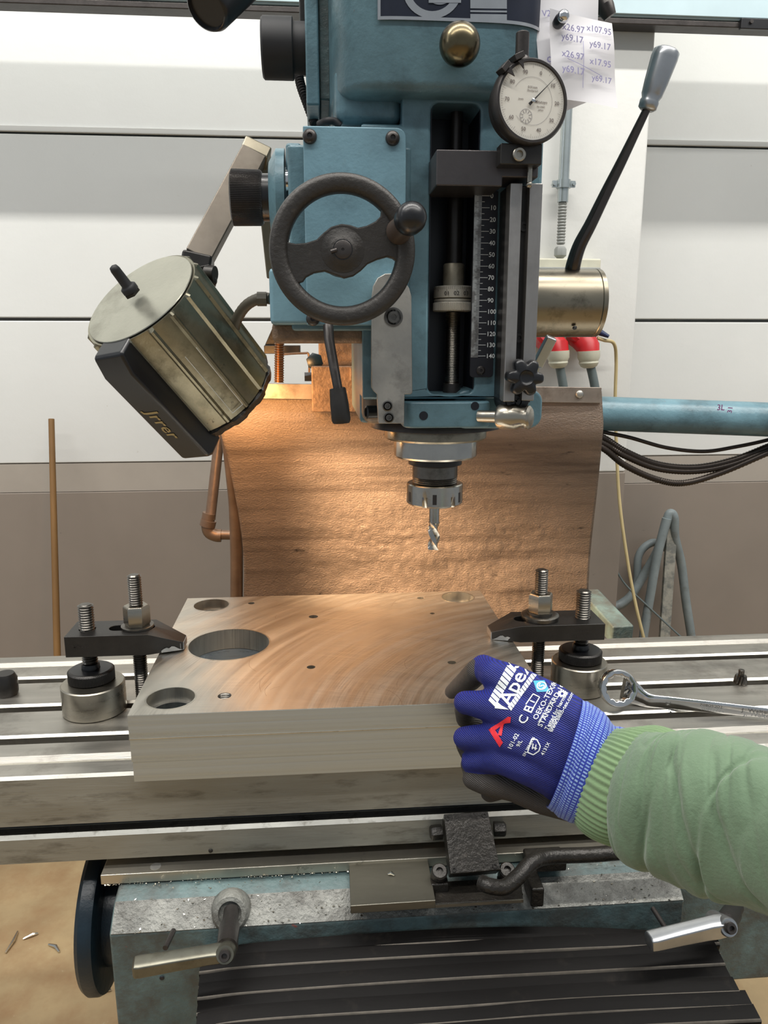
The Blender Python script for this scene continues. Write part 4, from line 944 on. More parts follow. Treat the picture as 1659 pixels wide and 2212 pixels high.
# stop block
a = A(943, 322, .690); b = A(1085, 403, .690); c = A(1165, 384, .690)
sbk = part('stop_block', G().prism([(a.x, .690, a.z), (b.x, .690, a.z), (c.x-.001, .690, a.z), (c.x-.001, .690, c.z), (b.x, .690, c.z), (b.x, .690, b.z), (a.x, .690, b.z)], (0, .055, 0)), darkblk, hd, bevel=0.0012)
# guide rail
RY = .692
railm = M('rail_steel', (158, 154, 150), 0.36, 0.85, 0.16, 20, stretch=(2, 2, .4), dirt=((100, 96, 92), 30, .5, .75, .3))
def rz_(py): return A(1130, py, RY).z
x_ = [A(px, 400, RY).x for px in (1082, 1103, 1129, 1145, 1173)]
xb_ = A(1081, 420, .733).x
g = G(); g.box(xb_, x_[4], RY+.012, .735, rz_(872), rz_(395)); part('rail_base', g, oxide, hd, bevel=0.001)
g = G(); g.box(x_[1], x_[2], RY, RY+.016, rz_(868), rz_(395)); part('rail_bar', g, railm, hd, bevel=0.001)
g = G(); g.box(x_[3], x_[4], RY, RY+.016, rz_(866), rz_(395)); part('rail_bar', g, railm, hd, bevel=0.001)
for py in (490, 730):
    q = A(1131 if py < 600 else 1120, py, RY+.011); g = G(); g.lathe([(.0042, 0), (.0042, .002), (.002, .002), (.0018, .0006)], q, (0, -1, 0), 18); part('rail_screw', g, oxide, hd)
# depth scale
SY2 = .731
a = A(1017, 420, SY2); b = A(1074, 420, SY2); zt2_, zb2 = A(1045, 412, SY2).z, A(1040, 815, SY2).z
x0 = A(1020, 600, SY2).x; x1 = A(1071, 600, SY2).x
sc = thing('depth_scale', 'black depth scale plate with white numbers 0 to 140 beside the slot', 'scale', (x0, SY2, zb2))
g = G(); g.prism(arc(x1-.003, zb2+.003, .003, 270, 360, 4, SY2)+[(x1, SY2, zt2_), (x0, SY2, zt2_)]+arc(x0+.003, zb2+.003, .003, 180, 270, 4, SY2), (0, .004, 0)); part('plate', g, M('scale_black', (34, 34, 40), 0.4, 0.3, 0.15, 40), sc, bevel=0.0004)
xs_ = A(1036, 600, SY2).x
g = G(); g.box(x0+.0004, x0+.0072, SY2-.0004, SY2, A(1030, 772, SY2).z, A(1030, 420, SY2).z); part('steel_strip', g, M('scale_strip', (176, 176, 172), 0.4, 0.7, 0.25, 120, dirt=((96, 90, 86), 90, 0.5, 0.6, 0.7)), sc)
g = G(); gm = G(); z0_, z1_ = A(1045, 423, SY2).z, A(1040, 769, SY2).z; xr_ = x0+.0072
for k in range(141):
    z = z0_+(z1_-z0_)*k/140
    if k % 10 == 0:
        g.box(xr_, xr_+.0072, SY2-.0003, SY2, z-.0002, z+.0002); g.text(str(k), (xr_+.0076, SY2-.0001, z-.0019), (1, 0, 0), (0, 0, 1), .0057)
    elif k % 5 == 0: g.box(xr_, xr_+.0026, SY2-.0003, SY2, z-.0002, z+.0002)
    gm.box(xr_-(.003 if k % 5 else .0048), xr_, SY2-.0006, SY2-.0003, z-.00012, z+.00012)
part('numbers', g, whiteprint, sc); part('graduations', gm, blackprint, sc)
q = A(1038, 800, SY2); g = G(); g.lathe([(.0042, 0), (.0042, .0012), (.003, .0024), (.0014, .0024), (.0012, .0010)], q, (0, -1, 0), 18); part('screw', g, darkm, sc)
# star knob
q = A(1134, 815, .676)
skb = thing('star_knob', 'black six-lobed star knob at the foot of the guide rail', 'knob', q)
P = []
for j in range(120):
    t = 2*PI*j/120; r = .0150+.0026*math.cos(6*t+0.4)-.0006*math.cos(12*t+.8); P.append(q+V((r*math.cos(t), 0, r*math.sin(t))))
g = G(); rings = []
for dy, k in ((.010, .82), (.009, .95), (.006, 1), (-.001, 1), (-.004, .93), (-.005, .84), (-.0055, .40), (-.0045, .36), (-.0035, .2)):
    rings.append([q+((p-q)*k if k > .6 else (p-q).normalized()*.0165*k)+V((0, dy, 0)) for p in P])
g.quadstrip(rings); part('grip', g, blkp, skb, smooth=50)
g = G(); g.lathe([(.006, 0), (.006, .022)], q, (0, 1, 0), 18); part('stem', g, oxide, skb)
g = G(); q = A(1114, 866, .70); g.lathe([(.0135, .03), (.0135, .004), (.0125, .002), (.009, .002), (.0088, -.001), (.0055, -.0015), (.005, .0005)], q, (0, 1, 0), 32); part('round_boss', g, blkp, hd)
g = G(); q = q+V((0, -.0018, 0)); 
for an in (0.3, 0.3+PI/2): g.obox(q, (.0036*math.cos(an), 0, .0036*math.sin(an)), (0, .0004, 0), (-.0008*math.sin(an), 0, .0008*math.cos(an)))
part('cross_recess', g, oxide, hd)
# silver tilt lever between rail and hub
lv = thing('clamp_lever', 'small silver clamping lever right of the guide rail foot', 'lever', A(1162, 796, .75))
g = G(); a = A(1192, 728, .74); b = A(1160, 790, .75); g.bar(a, b, .0105, .008); g.bar(b, A(1157, 806, .752), .006, .006); part('handle', g, satin, lv, bevel=.0015)
# cylinder handle at the quill clamp
ch = thing('quill_lock_handle', 'turned steel lock handle sticking out to the right of the quill clamp', 'handle', A(1060, 902, .715))
a = A(1035, 899, .722); b = A(1090, 900, .705); c = A(1143, 902, .692)
g = G(); g.tube([a, b], .0058, 20); part('stem', g, turned, ch)
d = (c-b).length; g = G(); g.lathe([(.0105, -.006), (.0118, -.003), (.0118, d*.5), (.0092, d*.72), (.0092, d*.90), (.0108, d*.92), (.0108, d), (.0085, d+.002), (.002, d+.003)], b, c-b, 32); part('grip', g, turned, ch, smooth=30)
# drop lever left of the plate
dl = thing('feed_trip_lever', 'dark hanging feed lever with cylindrical grip below the gearbox', 'lever', A(712, 718, .70))
g = G(); g.tube([A(709, 705, .715), A(711, 735, .705), A(731, 845, .69)], [S(11, .7), S(10.5, .7), S(9.5, .7)], 18); part('rod', g, darkm, dl)
g = G(); g.tube([A(729, 838, .69), A(729.3, 840, .69), A(733, 872, .688), A(737, 908, .686), A(737.4, 914, .686)], [S(15, .69), S(17, .69), S(19.5, .69), S(20, .69), S(17, .69)], 28); part('grip', g, oxide, dl)

# handwheel
HY_ = .655
hw = thing('handwheel', 'black cast handwheel with two curved spokes in front of the gearbox', 'handwheel', A(740, 540, HY_))
hc = A(740, 541, HY_)
Ro, Ri = S(160, HY_, 541)*1.0, S(124, HY_, 541)
Ro = .0592; Ri = .0436
g = G(); g.lathe([(Ri, .004), (Ri+.001, -.003), (Ri+.004, -.0052), (Ro-.005, -.006), (Ro-.0015, -.0045), (Ro, 0), (Ro-.0005, .0045), (Ro-.004, .0075), (Ri+.006, .008), (Ri+.001, .0075), (Ri, .004)], hc, (0, 1, 0), 96, False, False); part('rim', g, castb, hw, smooth=60)
ww = [(505, 965), (560, 977), (640, 970), (720, 945), (770, 895), (830, 848), (910, 825), (980, 835), (1035, 855), (1100, 840), (1170, 805), (1208, 765), (1212, 720), (1262, 640), (1330, 740), (1400, 900), (1400, 1030), (1340, 1120), (1300, 1088), (1258, 1076), (1180, 1098), (1110, 1130), (1060, 1180), (1000, 1223), (930, 1240), (860, 1215), (780, 1187), (700, 1200), (640, 1232), (617, 1265), (560, 1290), (480, 1150), (450, 1060), (470, 950)]
P = [A(480+x/3.53, 250+y/3.53, HY_) for x, y in ww]
P = [hc+(p-hc)*min(1, (Ri+.003)/max(1e-6, (p-hc).length)) if (p-hc).length > Ri else p for p in P]
g = G(); g.prism([p+V((0, -.002, 0)) for p in P], (0, .009, 0)); part('spokes', g, castb, hw, bevel=0.0028, seg=3)
g = G(); g.lathe([(.0195, .022), (.0195, .006), (.0185, .001), (.0175, -.0022), (.0125, -.0036), (.0085, -.0066)], hc, (0, 1, 0), 48); part('hub', g, castb, hw, smooth=50)
g = G(); g.lathe([(.0072, -.0045), (.0072, -.0072), (.0068, -.0075), (.0012, -.0075), (.001, -.006)], hc, (0, 1, 0), 32); part('axle_end', g, darkm, hw)
g = G(); g.lathe([(.0074, -.0068), (.0080, -.0068), (.0080, -.0062)], hc, (0, 1, 0), 32, False, False); part('axle_ring', g, blkp, hw)
g = G(); q = hc+V((-.0073, -.0075, -.001)); g.lathe([(.0016, 0), (.0016, .005)], q+V((.0025, 0, .0006)), (-1, 0, -.3), 12); part('set_pin', g, darkm, hw)
g = G(); g.lathe([(.008, 0), (.008, .05)], hc, (0, 1, 0), 24); part('axle', g, darkm, hw)
h0 = A(862, 500, HY_-.004); h1 = A(890, 468, HY_-.050)
d = (h1-h0).length; g = G(); g.lathe([(.0105, 0), (.0098, .003), (.0095, d*.5), (.0102, d*.9)], h0, h1-h0, 32); part('crank_handle', g, M('handle_brown', (96, 84, 76), 0.3, 0.5, 0.15, 20), hw)
g = G(); g.lathe([(.0104, d*.72), (.0116, d*.76), (.0119, d*.92), (.0110, d*1.04), (.0084, d*1.13), (.0045, d*1.18), (.0005, d*1.195)], h0, h1-h0, 36); part('handle_cap', g, blkp, hw, smooth=60)

# nameplate on the rounded casting
np_ = thing('name_plate', 'dark blue name plate with silver border and white lettering on the upper casting', 'name plate', A(985, 50, .715))
def drape(x, z, off): return V((x, sup(x)-off, z))
xa, xb = A(812, 40, .735).x, A(1150, 40, .735).x+.012; za = A(985, 47, .714).z; zb_ = 1.90
g = G(); g.sheet([[drape(xa+(xb-xa)*i/40, z, .0016) for z in (za, zb_)] for i in range(41)]); o = part('plate', g, M('plate_navy', (22, 28, 44), 0.35, 0.2, 0.2, 30), np_, smooth=80)
g = G(); bw = .0024
g.sheet([[drape(xa+(xb-xa)*i/40, z, .0024) for z in (za-.0002, za+bw)] for i in range(41)])
g.sheet([[drape(x, z, .0024) for z in (za, zb_)] for x in (xa, xa+bw)]); part('silver_border', g, satin, np_, smooth=80)
def dpoly(g, pts, off=.0022):   # pts in photo pixels on the casting front
    vs = []
    for px, py in pts:
        y = .716
        for _ in range(4): p = A(px, py, y); y = sup(p.x)-off
        vs.append(g.bm.verts.new(A(px, py, y)))
    g.bm.faces.new(vs)
def ringd(g, cx, cy, r0, r1, a0, a1, n=24, off=.0022):
    for i in range(n):
        t0 = math.radians(a0+(a1-a0)*i/n); t1 = math.radians(a0+(a1-a0)*(i+1)/n)
        dpoly(g, [(cx+r0*math.cos(t0), cy+r0*math.sin(t0)), (cx+r1*math.cos(t0), cy+r1*math.sin(t0)), (cx+r1*math.cos(t1), cy+r1*math.sin(t1)), (cx+r0*math.cos(t1), cy+r0*math.sin(t1))], off)
g = G(); ringd(g, 934, -24, 48, 64, -90, 270, 40); ringd(g, 950, -24, 0.5, 34, -60, 150, 20)
dpoly(g, [(950, -30), (996, -30), (996, 6), (926, 6), (926, -2), (950, -2)], .0025)
dpoly(g, [(1016, -60), (1095, -60), (1095, 19), (1016, 18)]); dpoly(g, [(1016, 22), (1095, 23), (1095, 27), (1016, 26)]); dpoly(g, [(1016, 30), (1095, 31), (1095, 46), (1016, 43)])
dpoly(g, [(1110, -60), (1150, -60), (1150, -10), (1110, -10)])
part('lettering', g, satin, np_)
g = G(); q = A(824, 42, .732); g.lathe([(.0018, -.004), (.0018, .001)], q, (0, -1, 0), 10); part('rivet', g, brass, np_)
# brass ball knob
q = A(993, 96, .690); bk = thing('ball_knob', 'tarnished brass ball knob in the middle of the upper casting', 'knob', q)
g = G(); g.sphere(q, .0168, 40, 24); part('ball', g, brass, bk); g = G(); g.lathe([(.006, 0), (.006, .03)], q, (0, 1, 0), 20); part('stem', g, darkm, bk)

# dial indicator
dc = A(1149, 219, .668); dn = V((.20, -.97, .0)).normalized(); ux = V((-dn.y, dn.x, 0)).normalized(); uz_ = V((0, 0, 1))
di = thing('dial_indicator', 'round dial indicator with white face clamped on the stop block', 'dial gauge', dc+V((0, 0, -.034)))
g = G(); g.lathe([(.026, -.024), (.0285, -.022), (.0285, -.012), (.0315, -.011), (.0325, -.008), (.0325, -.001), (.031, .0015), (.0292, .0015), (.0288, .0)], dc, dn, 72); part('case', g, darkm, di, smooth=40)
g = G(); g.lathe([(.0290, .0), (.0001, .0002)], dc, dn, 64, False, True); part('dial_face', g, dialface, di)
g = G(); o_ = dc+dn*.0005
def dp_(r, t): return o_+ux*r*math.sin(t)+uz_*r*math.cos(t)
for k in range(100):
    t = 2*PI*k/100; r0 = .0262 if k % 5 else .0245; p0, p1 = dp_(r0, t), dp_(.0278, t); s_ = (p1-p0).cross(dn).normalized()*.00009
    g.bm.faces.new([g.bm.verts.new(p) for p in (p0-s_, p0+s_, p1+s_, p1-s_)])
rot = math.radians(18)
for k in range(10):
    t = 2*PI*k/10+rot; g.text(str(k*10), dp_(.0222, t)-uz_*.0014, ux, uz_, .0042, .0001, 'CENTER')
for s_, x, y, z in (('0.01mm', 0, .0095, .0026), ('Shockproof', 0, .0072, .0020), ('Mitutoyo', .008, -.001, .0030), ('No.2046S', .008, -.0042, .0018), ('JAPAN', .008, -.0066, .0016), ('Jewels', -.010, .0005, .0018)):
    g.text(s_, o_+ux*x+uz_*y, ux, uz_, z, .0001, 'CENTER')
part('dial_print', g, M('dial_print', (110, 100, 96), .5), di)
sc_ = o_+ux*-.005+uz_*-.0115
g = G()
for k in range(40):
    t0, t1 = 2*PI*k/40, 2*PI*(k+1)/40
    for r0, r1 in ((.0052, .0055),): g.bm.faces.new([g.bm.verts.new(sc_+ux*r*math.sin(t)+uz_*r*math.cos(t)) for r, t in ((r0, t0), (r1, t0), (r1, t1), (r0, t1))])
    t0, t1 = PI*1.6*k/40-1.0, PI*1.6*(k+1)/40-1.0
    g.bm.faces.new([g.bm.verts.new(o_+ux*r*math.sin(t)+uz_*r*math.cos(t)) for r, t in ((.0178, t0), (.0180, t0), (.0180, t1), (.0178, t1))])
for k in range(10):
    t = 2*PI*k/10; p0 = sc_+ux*.0025*math.sin(t)+uz_*.0025*math.cos(t); p1 = sc_+ux*.005*math.sin(t)+uz_*.005*math.cos(t); s_ = (p1-p0).cross(dn).normalized()*.0002
    g.bm.faces.new([g.bm.verts.new(p) for p in (p0-s_, p0+s_, p1+s_, p1-s_)])
part('dial_rings', g, M('dial_rings', (120, 116, 120), .5), di)
ta = math.radians(46); g = G(); p0 = o_+dn*.001; p1 = p0+ux*.0262*math.sin(ta)+uz_*.0262*math.cos(ta); s_ = (p1-p0).cross(dn).normalized()
g.prism([p0-s_*.0006, p0+s_*.0006, p1+s_*.0001, p1-s_*.0001], dn*.0002); pm = p0-(p1-p0)*.16; g.prism([p0-s_*.0009, p0+s_*.0009, pm+s_*.0012, pm-s_*.0012], dn*.0002); part('needle', g, blackprint, di)
g = G(); g.lathe([(.0016, 0), (.0016, .0016), (.0008, .002)], p0, dn, 16); part('needle_hub', g, chromed, di)
g = G(); g.lathe([(.0055, .027), (.0055, .0535), (.0045, .0545)], dc-dn*.012+V((-.0042, 0, 0)), (0, 0, 1), 20); g.tube([dc-dn*.012+V((-.0042, 0, .026)), dc-dn*.012+V((-.0042, 0, .036))], [.011, .006], 16); part('plunger_cap', g, darkm, di)
g = G(); a = A(1148, 290, .68); b = A(1145, 400, .68); g.tube([a, A(1147, 318, .682)], .0045, 14); g.tube([A(1146, 318, .684), A(1143, 398, .684)], .0022, 12); g.sphere(A(1143, 399, .684), .0028, 12, 8); part('plunger', g, turned, di)
for t in (-.86, -.45):
    p = dc+ux*.033*math.sin(t)+uz_*.033*math.cos(t); rd = (p-dc).normalized(); g = G(); g.obox(p+rd*.001, rd*.0022, dn*.006, rd.cross(dn)*.0042); q_ = p+dn*.004-rd*.002; sd_ = rd.cross(dn)
    g.prism([q_+sd_*.0028, q_-sd_*.0028, q_-rd*.0075], dn*.001); part('limit_clip', g, darkm, di, bevel=.0004)
g = G(); a = A(1076, 315, .684); b = A(1163, 362, .684); g.box(a.x, b.x, .674, .690, b.z, a.z); part('gauge_clamp', g, oxide, di, bevel=.001)
g = G(); q = A(1120, 335, .674); g.lathe([(.0055, -.001), (.0055, .0035), (.0048, .0042), (.0030, .0042), (.0028, .001)], q, (0, -1, 0), 26); part('clamp_screw', g, turned, di)

# notes held by a magnet pin
def note(name, lab, pts, Y, curl, lines, zoff=0):
    t = thing(name, lab, 'paper', A(pts[0][0], pts[2][1], Y), 'notes on the machine')
    TL, TR, BR, BL = [A(x, y, Y) for x, y in pts]
    def f(u_, v_):
        p = TL.lerp(TR, u_).lerp(BL.lerp(BR, u_), v_); return p+V((0, -curl*math.sin(u_*PI*.9)*v_+.0015*math.sin(v_*7+u_*3)-curl*.8*u_*u_*v_, 0))
    g = G(); g.sheet([[f(i/16, j/16) for j in range(17)] for i in range(17)]); o = part('sheet', g, paper, t, smooth=80)
    g = G()
    ud = (TR-TL).normalized(); vd = (TL-BL).normalized()
    for s_, u_, v_, sz in lines:
        g.text(s_, f(u_, v_)+V((0, -.0026, 0)), ud+V((0, -.06, 0)), vd, sz)
    if len(lines) > 6: part('handwriting', g, ink, t)
    else:
        for s_, u_, v_, sz in lines:
            g = G(); g.text(s_, f(u_, v_)+V((0, -.0026, 0)), ud+V((0, -.06, 0)), vd, sz); part('handwriting', g, ink, t)
    if len(lines) > 6:
        for (u0, v0, u1, v1) in ((.50, .30, .47, .84), (.24, .54, .78, .66)):
            P_ = [f(u0+(u1-u0)*k/10, v0+(v1-v0)*k/10)+V((0, -.0012, 0)) for k in range(11)]; d_ = (P_[-1]-P_[0]).normalized(); s2 = d_.cross(V((0, 1, 0)))*.00022
            g = G(); g.sheet([[p-s2, p+s2] for p in P_]); part('ruled_line', g, ink, t)
note('note_sheet', 'rear white note sheet tucked behind the front note, faint marks only', [(1150, -60), (1292, -60), (1286, 215), (1170, 262)], .728, .003, [('1:2', .18, .38, .009), ('o', .12, .62, .01), ('V2', .10, .30, .007)])
note('note_sheet', 'front white note sheet with handwritten x and y coordinates in four fields', [(1188, 18), (1322, 50), (1328, 240), (1190, 210)], .715, .006,
     [('x26.97', .18, .21, .0072), ('y69.17', .16, .33, .0072), ('x107.95', .56, .17, .0068), ('y69.17', .58, .36, .0070), ('x26.97', .15, .53, .0072), ('y69.17', .15, .70, .0074), ('x17.95', .57, .56, .0070), ('y69.17', .60, .74, .0066)])
q = A(1217, 35, .703); mp = thing('magnet_pin', 'small round chrome magnet pinning the note sheets', 'magnet', q)
g = G(); g.lathe([(.0048, .012), (.0052, .004), (.0035, .001)], q+V((-.001, 0, -.001)), (0, 1, 0), 18); part('black_base', g, blkp, mp)
g = G(); g.sphere(q, .0052, 20, 12); part('ball_head', g, chromed, mp)
# dark nozzle top right and dark handle tip top left
g = G(); g.tube([A(1280, -40, .80), A(1293, -5, .80), A(1309, 18, .79), A(1318, 36, .79)], [.008, .010, .0082, .006], 18); single('nozzle_tip', g, darkm, 'dark metal nozzle tip behind the notes at the top edge', 'nozzle', A(1309, 18, .79))
g = G(); a = A(545, -70, .75); b = A(441, 22, .70); d = b-a; g.lathe([(S(48, .72)*.9, 0), (S(44, .72), d.length*.9), (S(40, .71), d.length*.96), (S(37, .71), d.length*.97), (S(34, .71), d.length*.93)], a, d, 40)
single('lever_end', g, blkp, 'glossy black tube end at the top edge, left of the machine', 'handle', A(441, 22, .70))

# feed hub with lever
hz = A(1230, 655, .83); hb = thing('feed_hub', 'large worn steel feed hub on the right side of the head', 'hub', A(1165, 655, .83))
xs0, xs1 = .2045, A(1278, 655, .83).x; xs2 = A(1291, 655, .83).x
g = G(); g.lathe([(.0355, 0), (.0355, .008), (.0352, xs1-xs0)], (xs0, .83, hz.z), (1, 0, 0), 72); part('drum', g, hubm, hb, smooth=30)
g = G(); g.lathe([(.0345, xs1-xs0+.0004), (.0352, xs1-xs0+.0012), (.035, xs2-xs0-.001), (.033, xs2-xs0), (.001, xs2-xs0+.0005)], (xs0, .83, hz.z), (1, 0, 0), 72); part('end_cap', g, hubm, hb, smooth=30)
g = G(); q = A(1239, 708, .806); g.lathe([(.0024, 0), (.002, .0012)], q+V((0, -.0035, 0)), (0, -.7, -.7), 14); part('oil_hole', g, navy, hb)
le = thing('feed_lever', 'long tapered dark feed lever with polished grip rising from the hub', 'lever', A(1238, 585, .82))
pts = spline([A(1236, 592, .825), A(1239, 570, .82), A(1252, 530, .815), A(1276, 484, .81), A(1310, 414, .805), A(1342, 350, .80), A(1372, 288, .795), A(1402, 226, .79)], 8)
rs = [S(17.5-9.5*(i/(len(pts)-1))**1.1, .81, 500) for i in range(len(pts))]
g = G(); g.tube(pts, rs, 28); part('rod', g, M('lever_rod', (82, 76, 72), 0.22, 0.85, 0.12, 20), le, smooth=60)
a = A(1398, 234, .79); b = A(1441, 108, .785); d = (b-a).length
g = G(); g.lathe([(S(13, .79), -.002), (S(18, .79), .0), (S(19, .79), .006), (S(17, .79), .008), (S(20.5, .79), .012), (S(23, .79), d*.45), (S(26, .79), d*.86), (S(25.5, .79), d*.97), (S(22, .79), d*1.01), (S(14, .79), d*1.025), (.001, d*1.02)], a, b-a, 40); part('grip', g, satin, le, smooth=50)

# hoses at left
g = G(); g.tube([p for p in spline([A(643, 150, .87), A(650, 185, .86), A(664, 225, .85), A(680, 268, .84)], 14)], S(8.5, .85), 14, ridge=.12); single('corrugated_hose', g, rubber, 'black corrugated cable hose running down left of the casting', 'hose', A(680, 268, .84))
g = G(); g.tube(spline([A(690, 268, .76), A(705, 262, .75), A(722, 262, .75), A(735, 272, .75)], 5), S(7, .75), 12); single('hose_bend', g, rubber, 'short black hose bend lying on top of the gearbox cover', 'hose', A(712, 268, .75))

# ================================================================== LAMP
lp = thing('machine_lamp', 'ribbed aluminium machine lamp on a bent arm, switch on top, shining down right', 'lamp', A(310, 650, .875))
tc = A(304, 646, .872)
vr = (tc-CAM).normalized(); b1 = (_rt-vr*_rt.dot(vr)).normalized(); b2 = vr.cross(b1)*-1; b2 = b2 if b2.dot(_up) > 0 else -b2
ax = (b1*.60-b2*.80).normalized()*.915+vr*.40; ax.normalize()
LR, LL = .0700, .1560
e1 = ax.cross(V((0, 1, 0))).normalized(); e2 = ax.cross(e1).normalized()
def lring(r, h, rib):
    out = []
    for j in range(192):
        t = 2*PI*j/192; q = (j % 12); rr = r+(rib if q in (0, 1) else 0)
        out.append(tc+ax*h+(e1*math.cos(t)+e2*math.sin(t))*rr)
    return out
g = G(); g.quadstrip([lring(LR-.004, 0.0005, 0), lring(LR-.0015, 0, .0), lring(LR-.001, .003, .003), lring(LR, LL-.014, .003), lring(LR, LL-.013, 0), lring(LR-.001, LL-.012, 0), lring(LR-.010, LL-.012, 0), lring(LR-.012, .1, 0)], capb=True); part('ribbed_body', g, alu, lp, smooth=30)
g = G(); g.lathe([(LR-.0042, -.0012), (LR-.0048, -.002), (.001, -.0026)], tc, ax, 64, True, True); part('top_cap', g, alutop, lp)
g = G(); rr = []
for h, r in ((LL-.012, LR-.002), (LL-.010, LR+.0015), (LL-.001, LR-.002), (LL, LR-.008), (LL-.006, LR-.012)): rr.append([tc+ax*h+(e1*math.cos(2*PI*j/96)+e2*math.sin(2*PI*j/96))*(r+(.0012*(1 if (j//4) % 2 else -1) if h < LL-.0005 else 0)) for j in range(96)])
g.quadstrip(rr, capa=False, capb=False); part('front_bezel', g, grease, lp)
g = G(); g.lathe([(LR-.012, 0), (.001, .001)], tc+ax*(LL-.007), ax, 48, False, True); part('lens', g, EMIT('lamp_glow', (255, 190, 120), 45.0), lp)
# switch with rubber boot
sb = tc+ax*-.0024-e1*0
sw0 = tc-ax*.003-b1*.006+b2*.004; swd = (-ax+b2*.10).normalized()
g = G(); g.lathe([(.0095, 0), (.0095, .003), (.0085, .003)], sw0, -ax, 6); part('switch_nut', g, oxide, lp)
g = G(); g.lathe([(.0088, .003), (.0088, .008), (.0070, .0095), (.0056, .011), (.0052, .030), (.0042, .0335), (.001, .035)], sw0, swd, 24); part('switch_toggle', g, rubber, lp, smooth=50)
# black handle box on the side, facing left and towards the viewer
hdir = (-(b1*.80+b2*.60)*.72-vr*.70); hdir = (hdir-ax*hdir.dot(ax)).normalized(); tdir = ax.cross(hdir).normalized()
hcx = tc+hdir*(LR+.012)
prf = [(-.001, -.022), (-.001, .003), (.022, .011), (LL*.5, .011), (LL+.002, .011), (LL+.007, .004), (LL+.007, -.022)]
g = G(); g.prism([hcx+ax*a_+hdir*b_-tdir*.021 for a_, b_ in prf], tdir*.042); part('side_housing', g, blkp, lp, bevel=.004, seg=3)
g = G(); g.text('Jrrer', hcx+hdir*.0113+ax*.075+tdir*.008*(1 if (ax.cross(tdir*-1)).dot(hdir) > 0 else -1), ax, tdir*-1 if (ax.cross(tdir*-1)).dot(hdir) > 0 else tdir, .024); part('logo_lettering', g, goldprint, lp)
g = G(); fc = tc+(e1*0); dirs = (-vr*.9-(b1*.80+b2*.60)*-.05); dirs = (dirs-ax*dirs.dot(ax)).normalized(); td2 = ax.cross(dirs).normalized()
ctr = tc+dirs*(LR+.0031)+ax*.09
for s_ in (-1, 1): g.obox(ctr+td2*.0075*s_, ax*.045, td2*.0003, dirs*.0003)
g.obox(ctr+ax*.045, ax*.0003, td2*.0078, dirs*.0003); part('label_outline', g, whiteprint, lp)
# arm
g = G(); e_ = A(552, 330, 1.0); f_ = A(428, 562, .945); g.bar(e_, f_, .030, .028, (0, 1, 0)); part('arm', g, M('arm_steel', (116, 108, 98), 0.42, 0.7, 0.15, 20, dirt=((84, 74, 62), 30, .5, .75, .5)), lp, bevel=.0015)
g = G(); g.bar(A(558, 322, 1.005), A(548, 344, 1.0), .033, .034, (0, 1, 0)); part('arm_cap', g, M('arm_cap_steel', (150, 142, 124), 0.35, 0.8, 0.15, 30), lp, bevel=.002)
g = G(); g.bar(A(566, 330, 1.02), A(594, 600, 1.04), .020, .022, (0, 1, 0)); part('rear_arm', g, M('rear_arm_paint', (126, 118, 100), 0.45, 0.5, 0.1, 20), lp, bevel=.002)
g = G(); g.bar(A(430, 552, .945), A(420, 606, .94), .034, .030, (0, 1, 0)); part('tilt_bracket', g, oxide, lp, bevel=.003)
g = G(); g.bar(A(442, 575, .93), A(452, 620, .93), .014, .020, (0, 1, 0)); g.sphere(A(455, 606, .925), .0075, 16, 10); g.lathe([(.009, 0), (.009, .012)], A(444, 590, .925), (1, -.3, -.1), 18); part('wing_knob', g, oxide, lp, bevel=.001)
g = G(); g.tube(spline([A(586, 645, .86), A(560, 645, .87), A(532, 660, .88), A(512, 690, .89), A(500, 735, .90)], 8), S(11, .88), 16, ridge=.02); g.lathe([(S(14, .86), 0), (S(14, .86), .010)], A(580, 646, .86)+V((-.012, 0, 0)), (1, 0, 0), 8)
single('lamp_conduit', g, M('conduit_grey', (78, 74, 64), 0.5, 0.1, 0.15, 40), 'grey flexible conduit bending from the gearbox down to the lamp', 'conduit', A(580, 646, .86))
# its light
l = bpy.data.lights.new('halogen_bulb', 'SPOT'); l.energy = 70; l.color = (1.0, .70, .43); l.spot_size = math.radians(66); l.spot_blend = 1.0; l.shadow_soft_size = .035
o = bpy.data.objects.new('halogen_bulb', l); COL.objects.link(o); o.location = tc+ax*(LL+.004); o.rotation_euler = (V((.13, 1.08, 1.06))-o.location).to_track_quat('-Z', 'Y').to_euler()
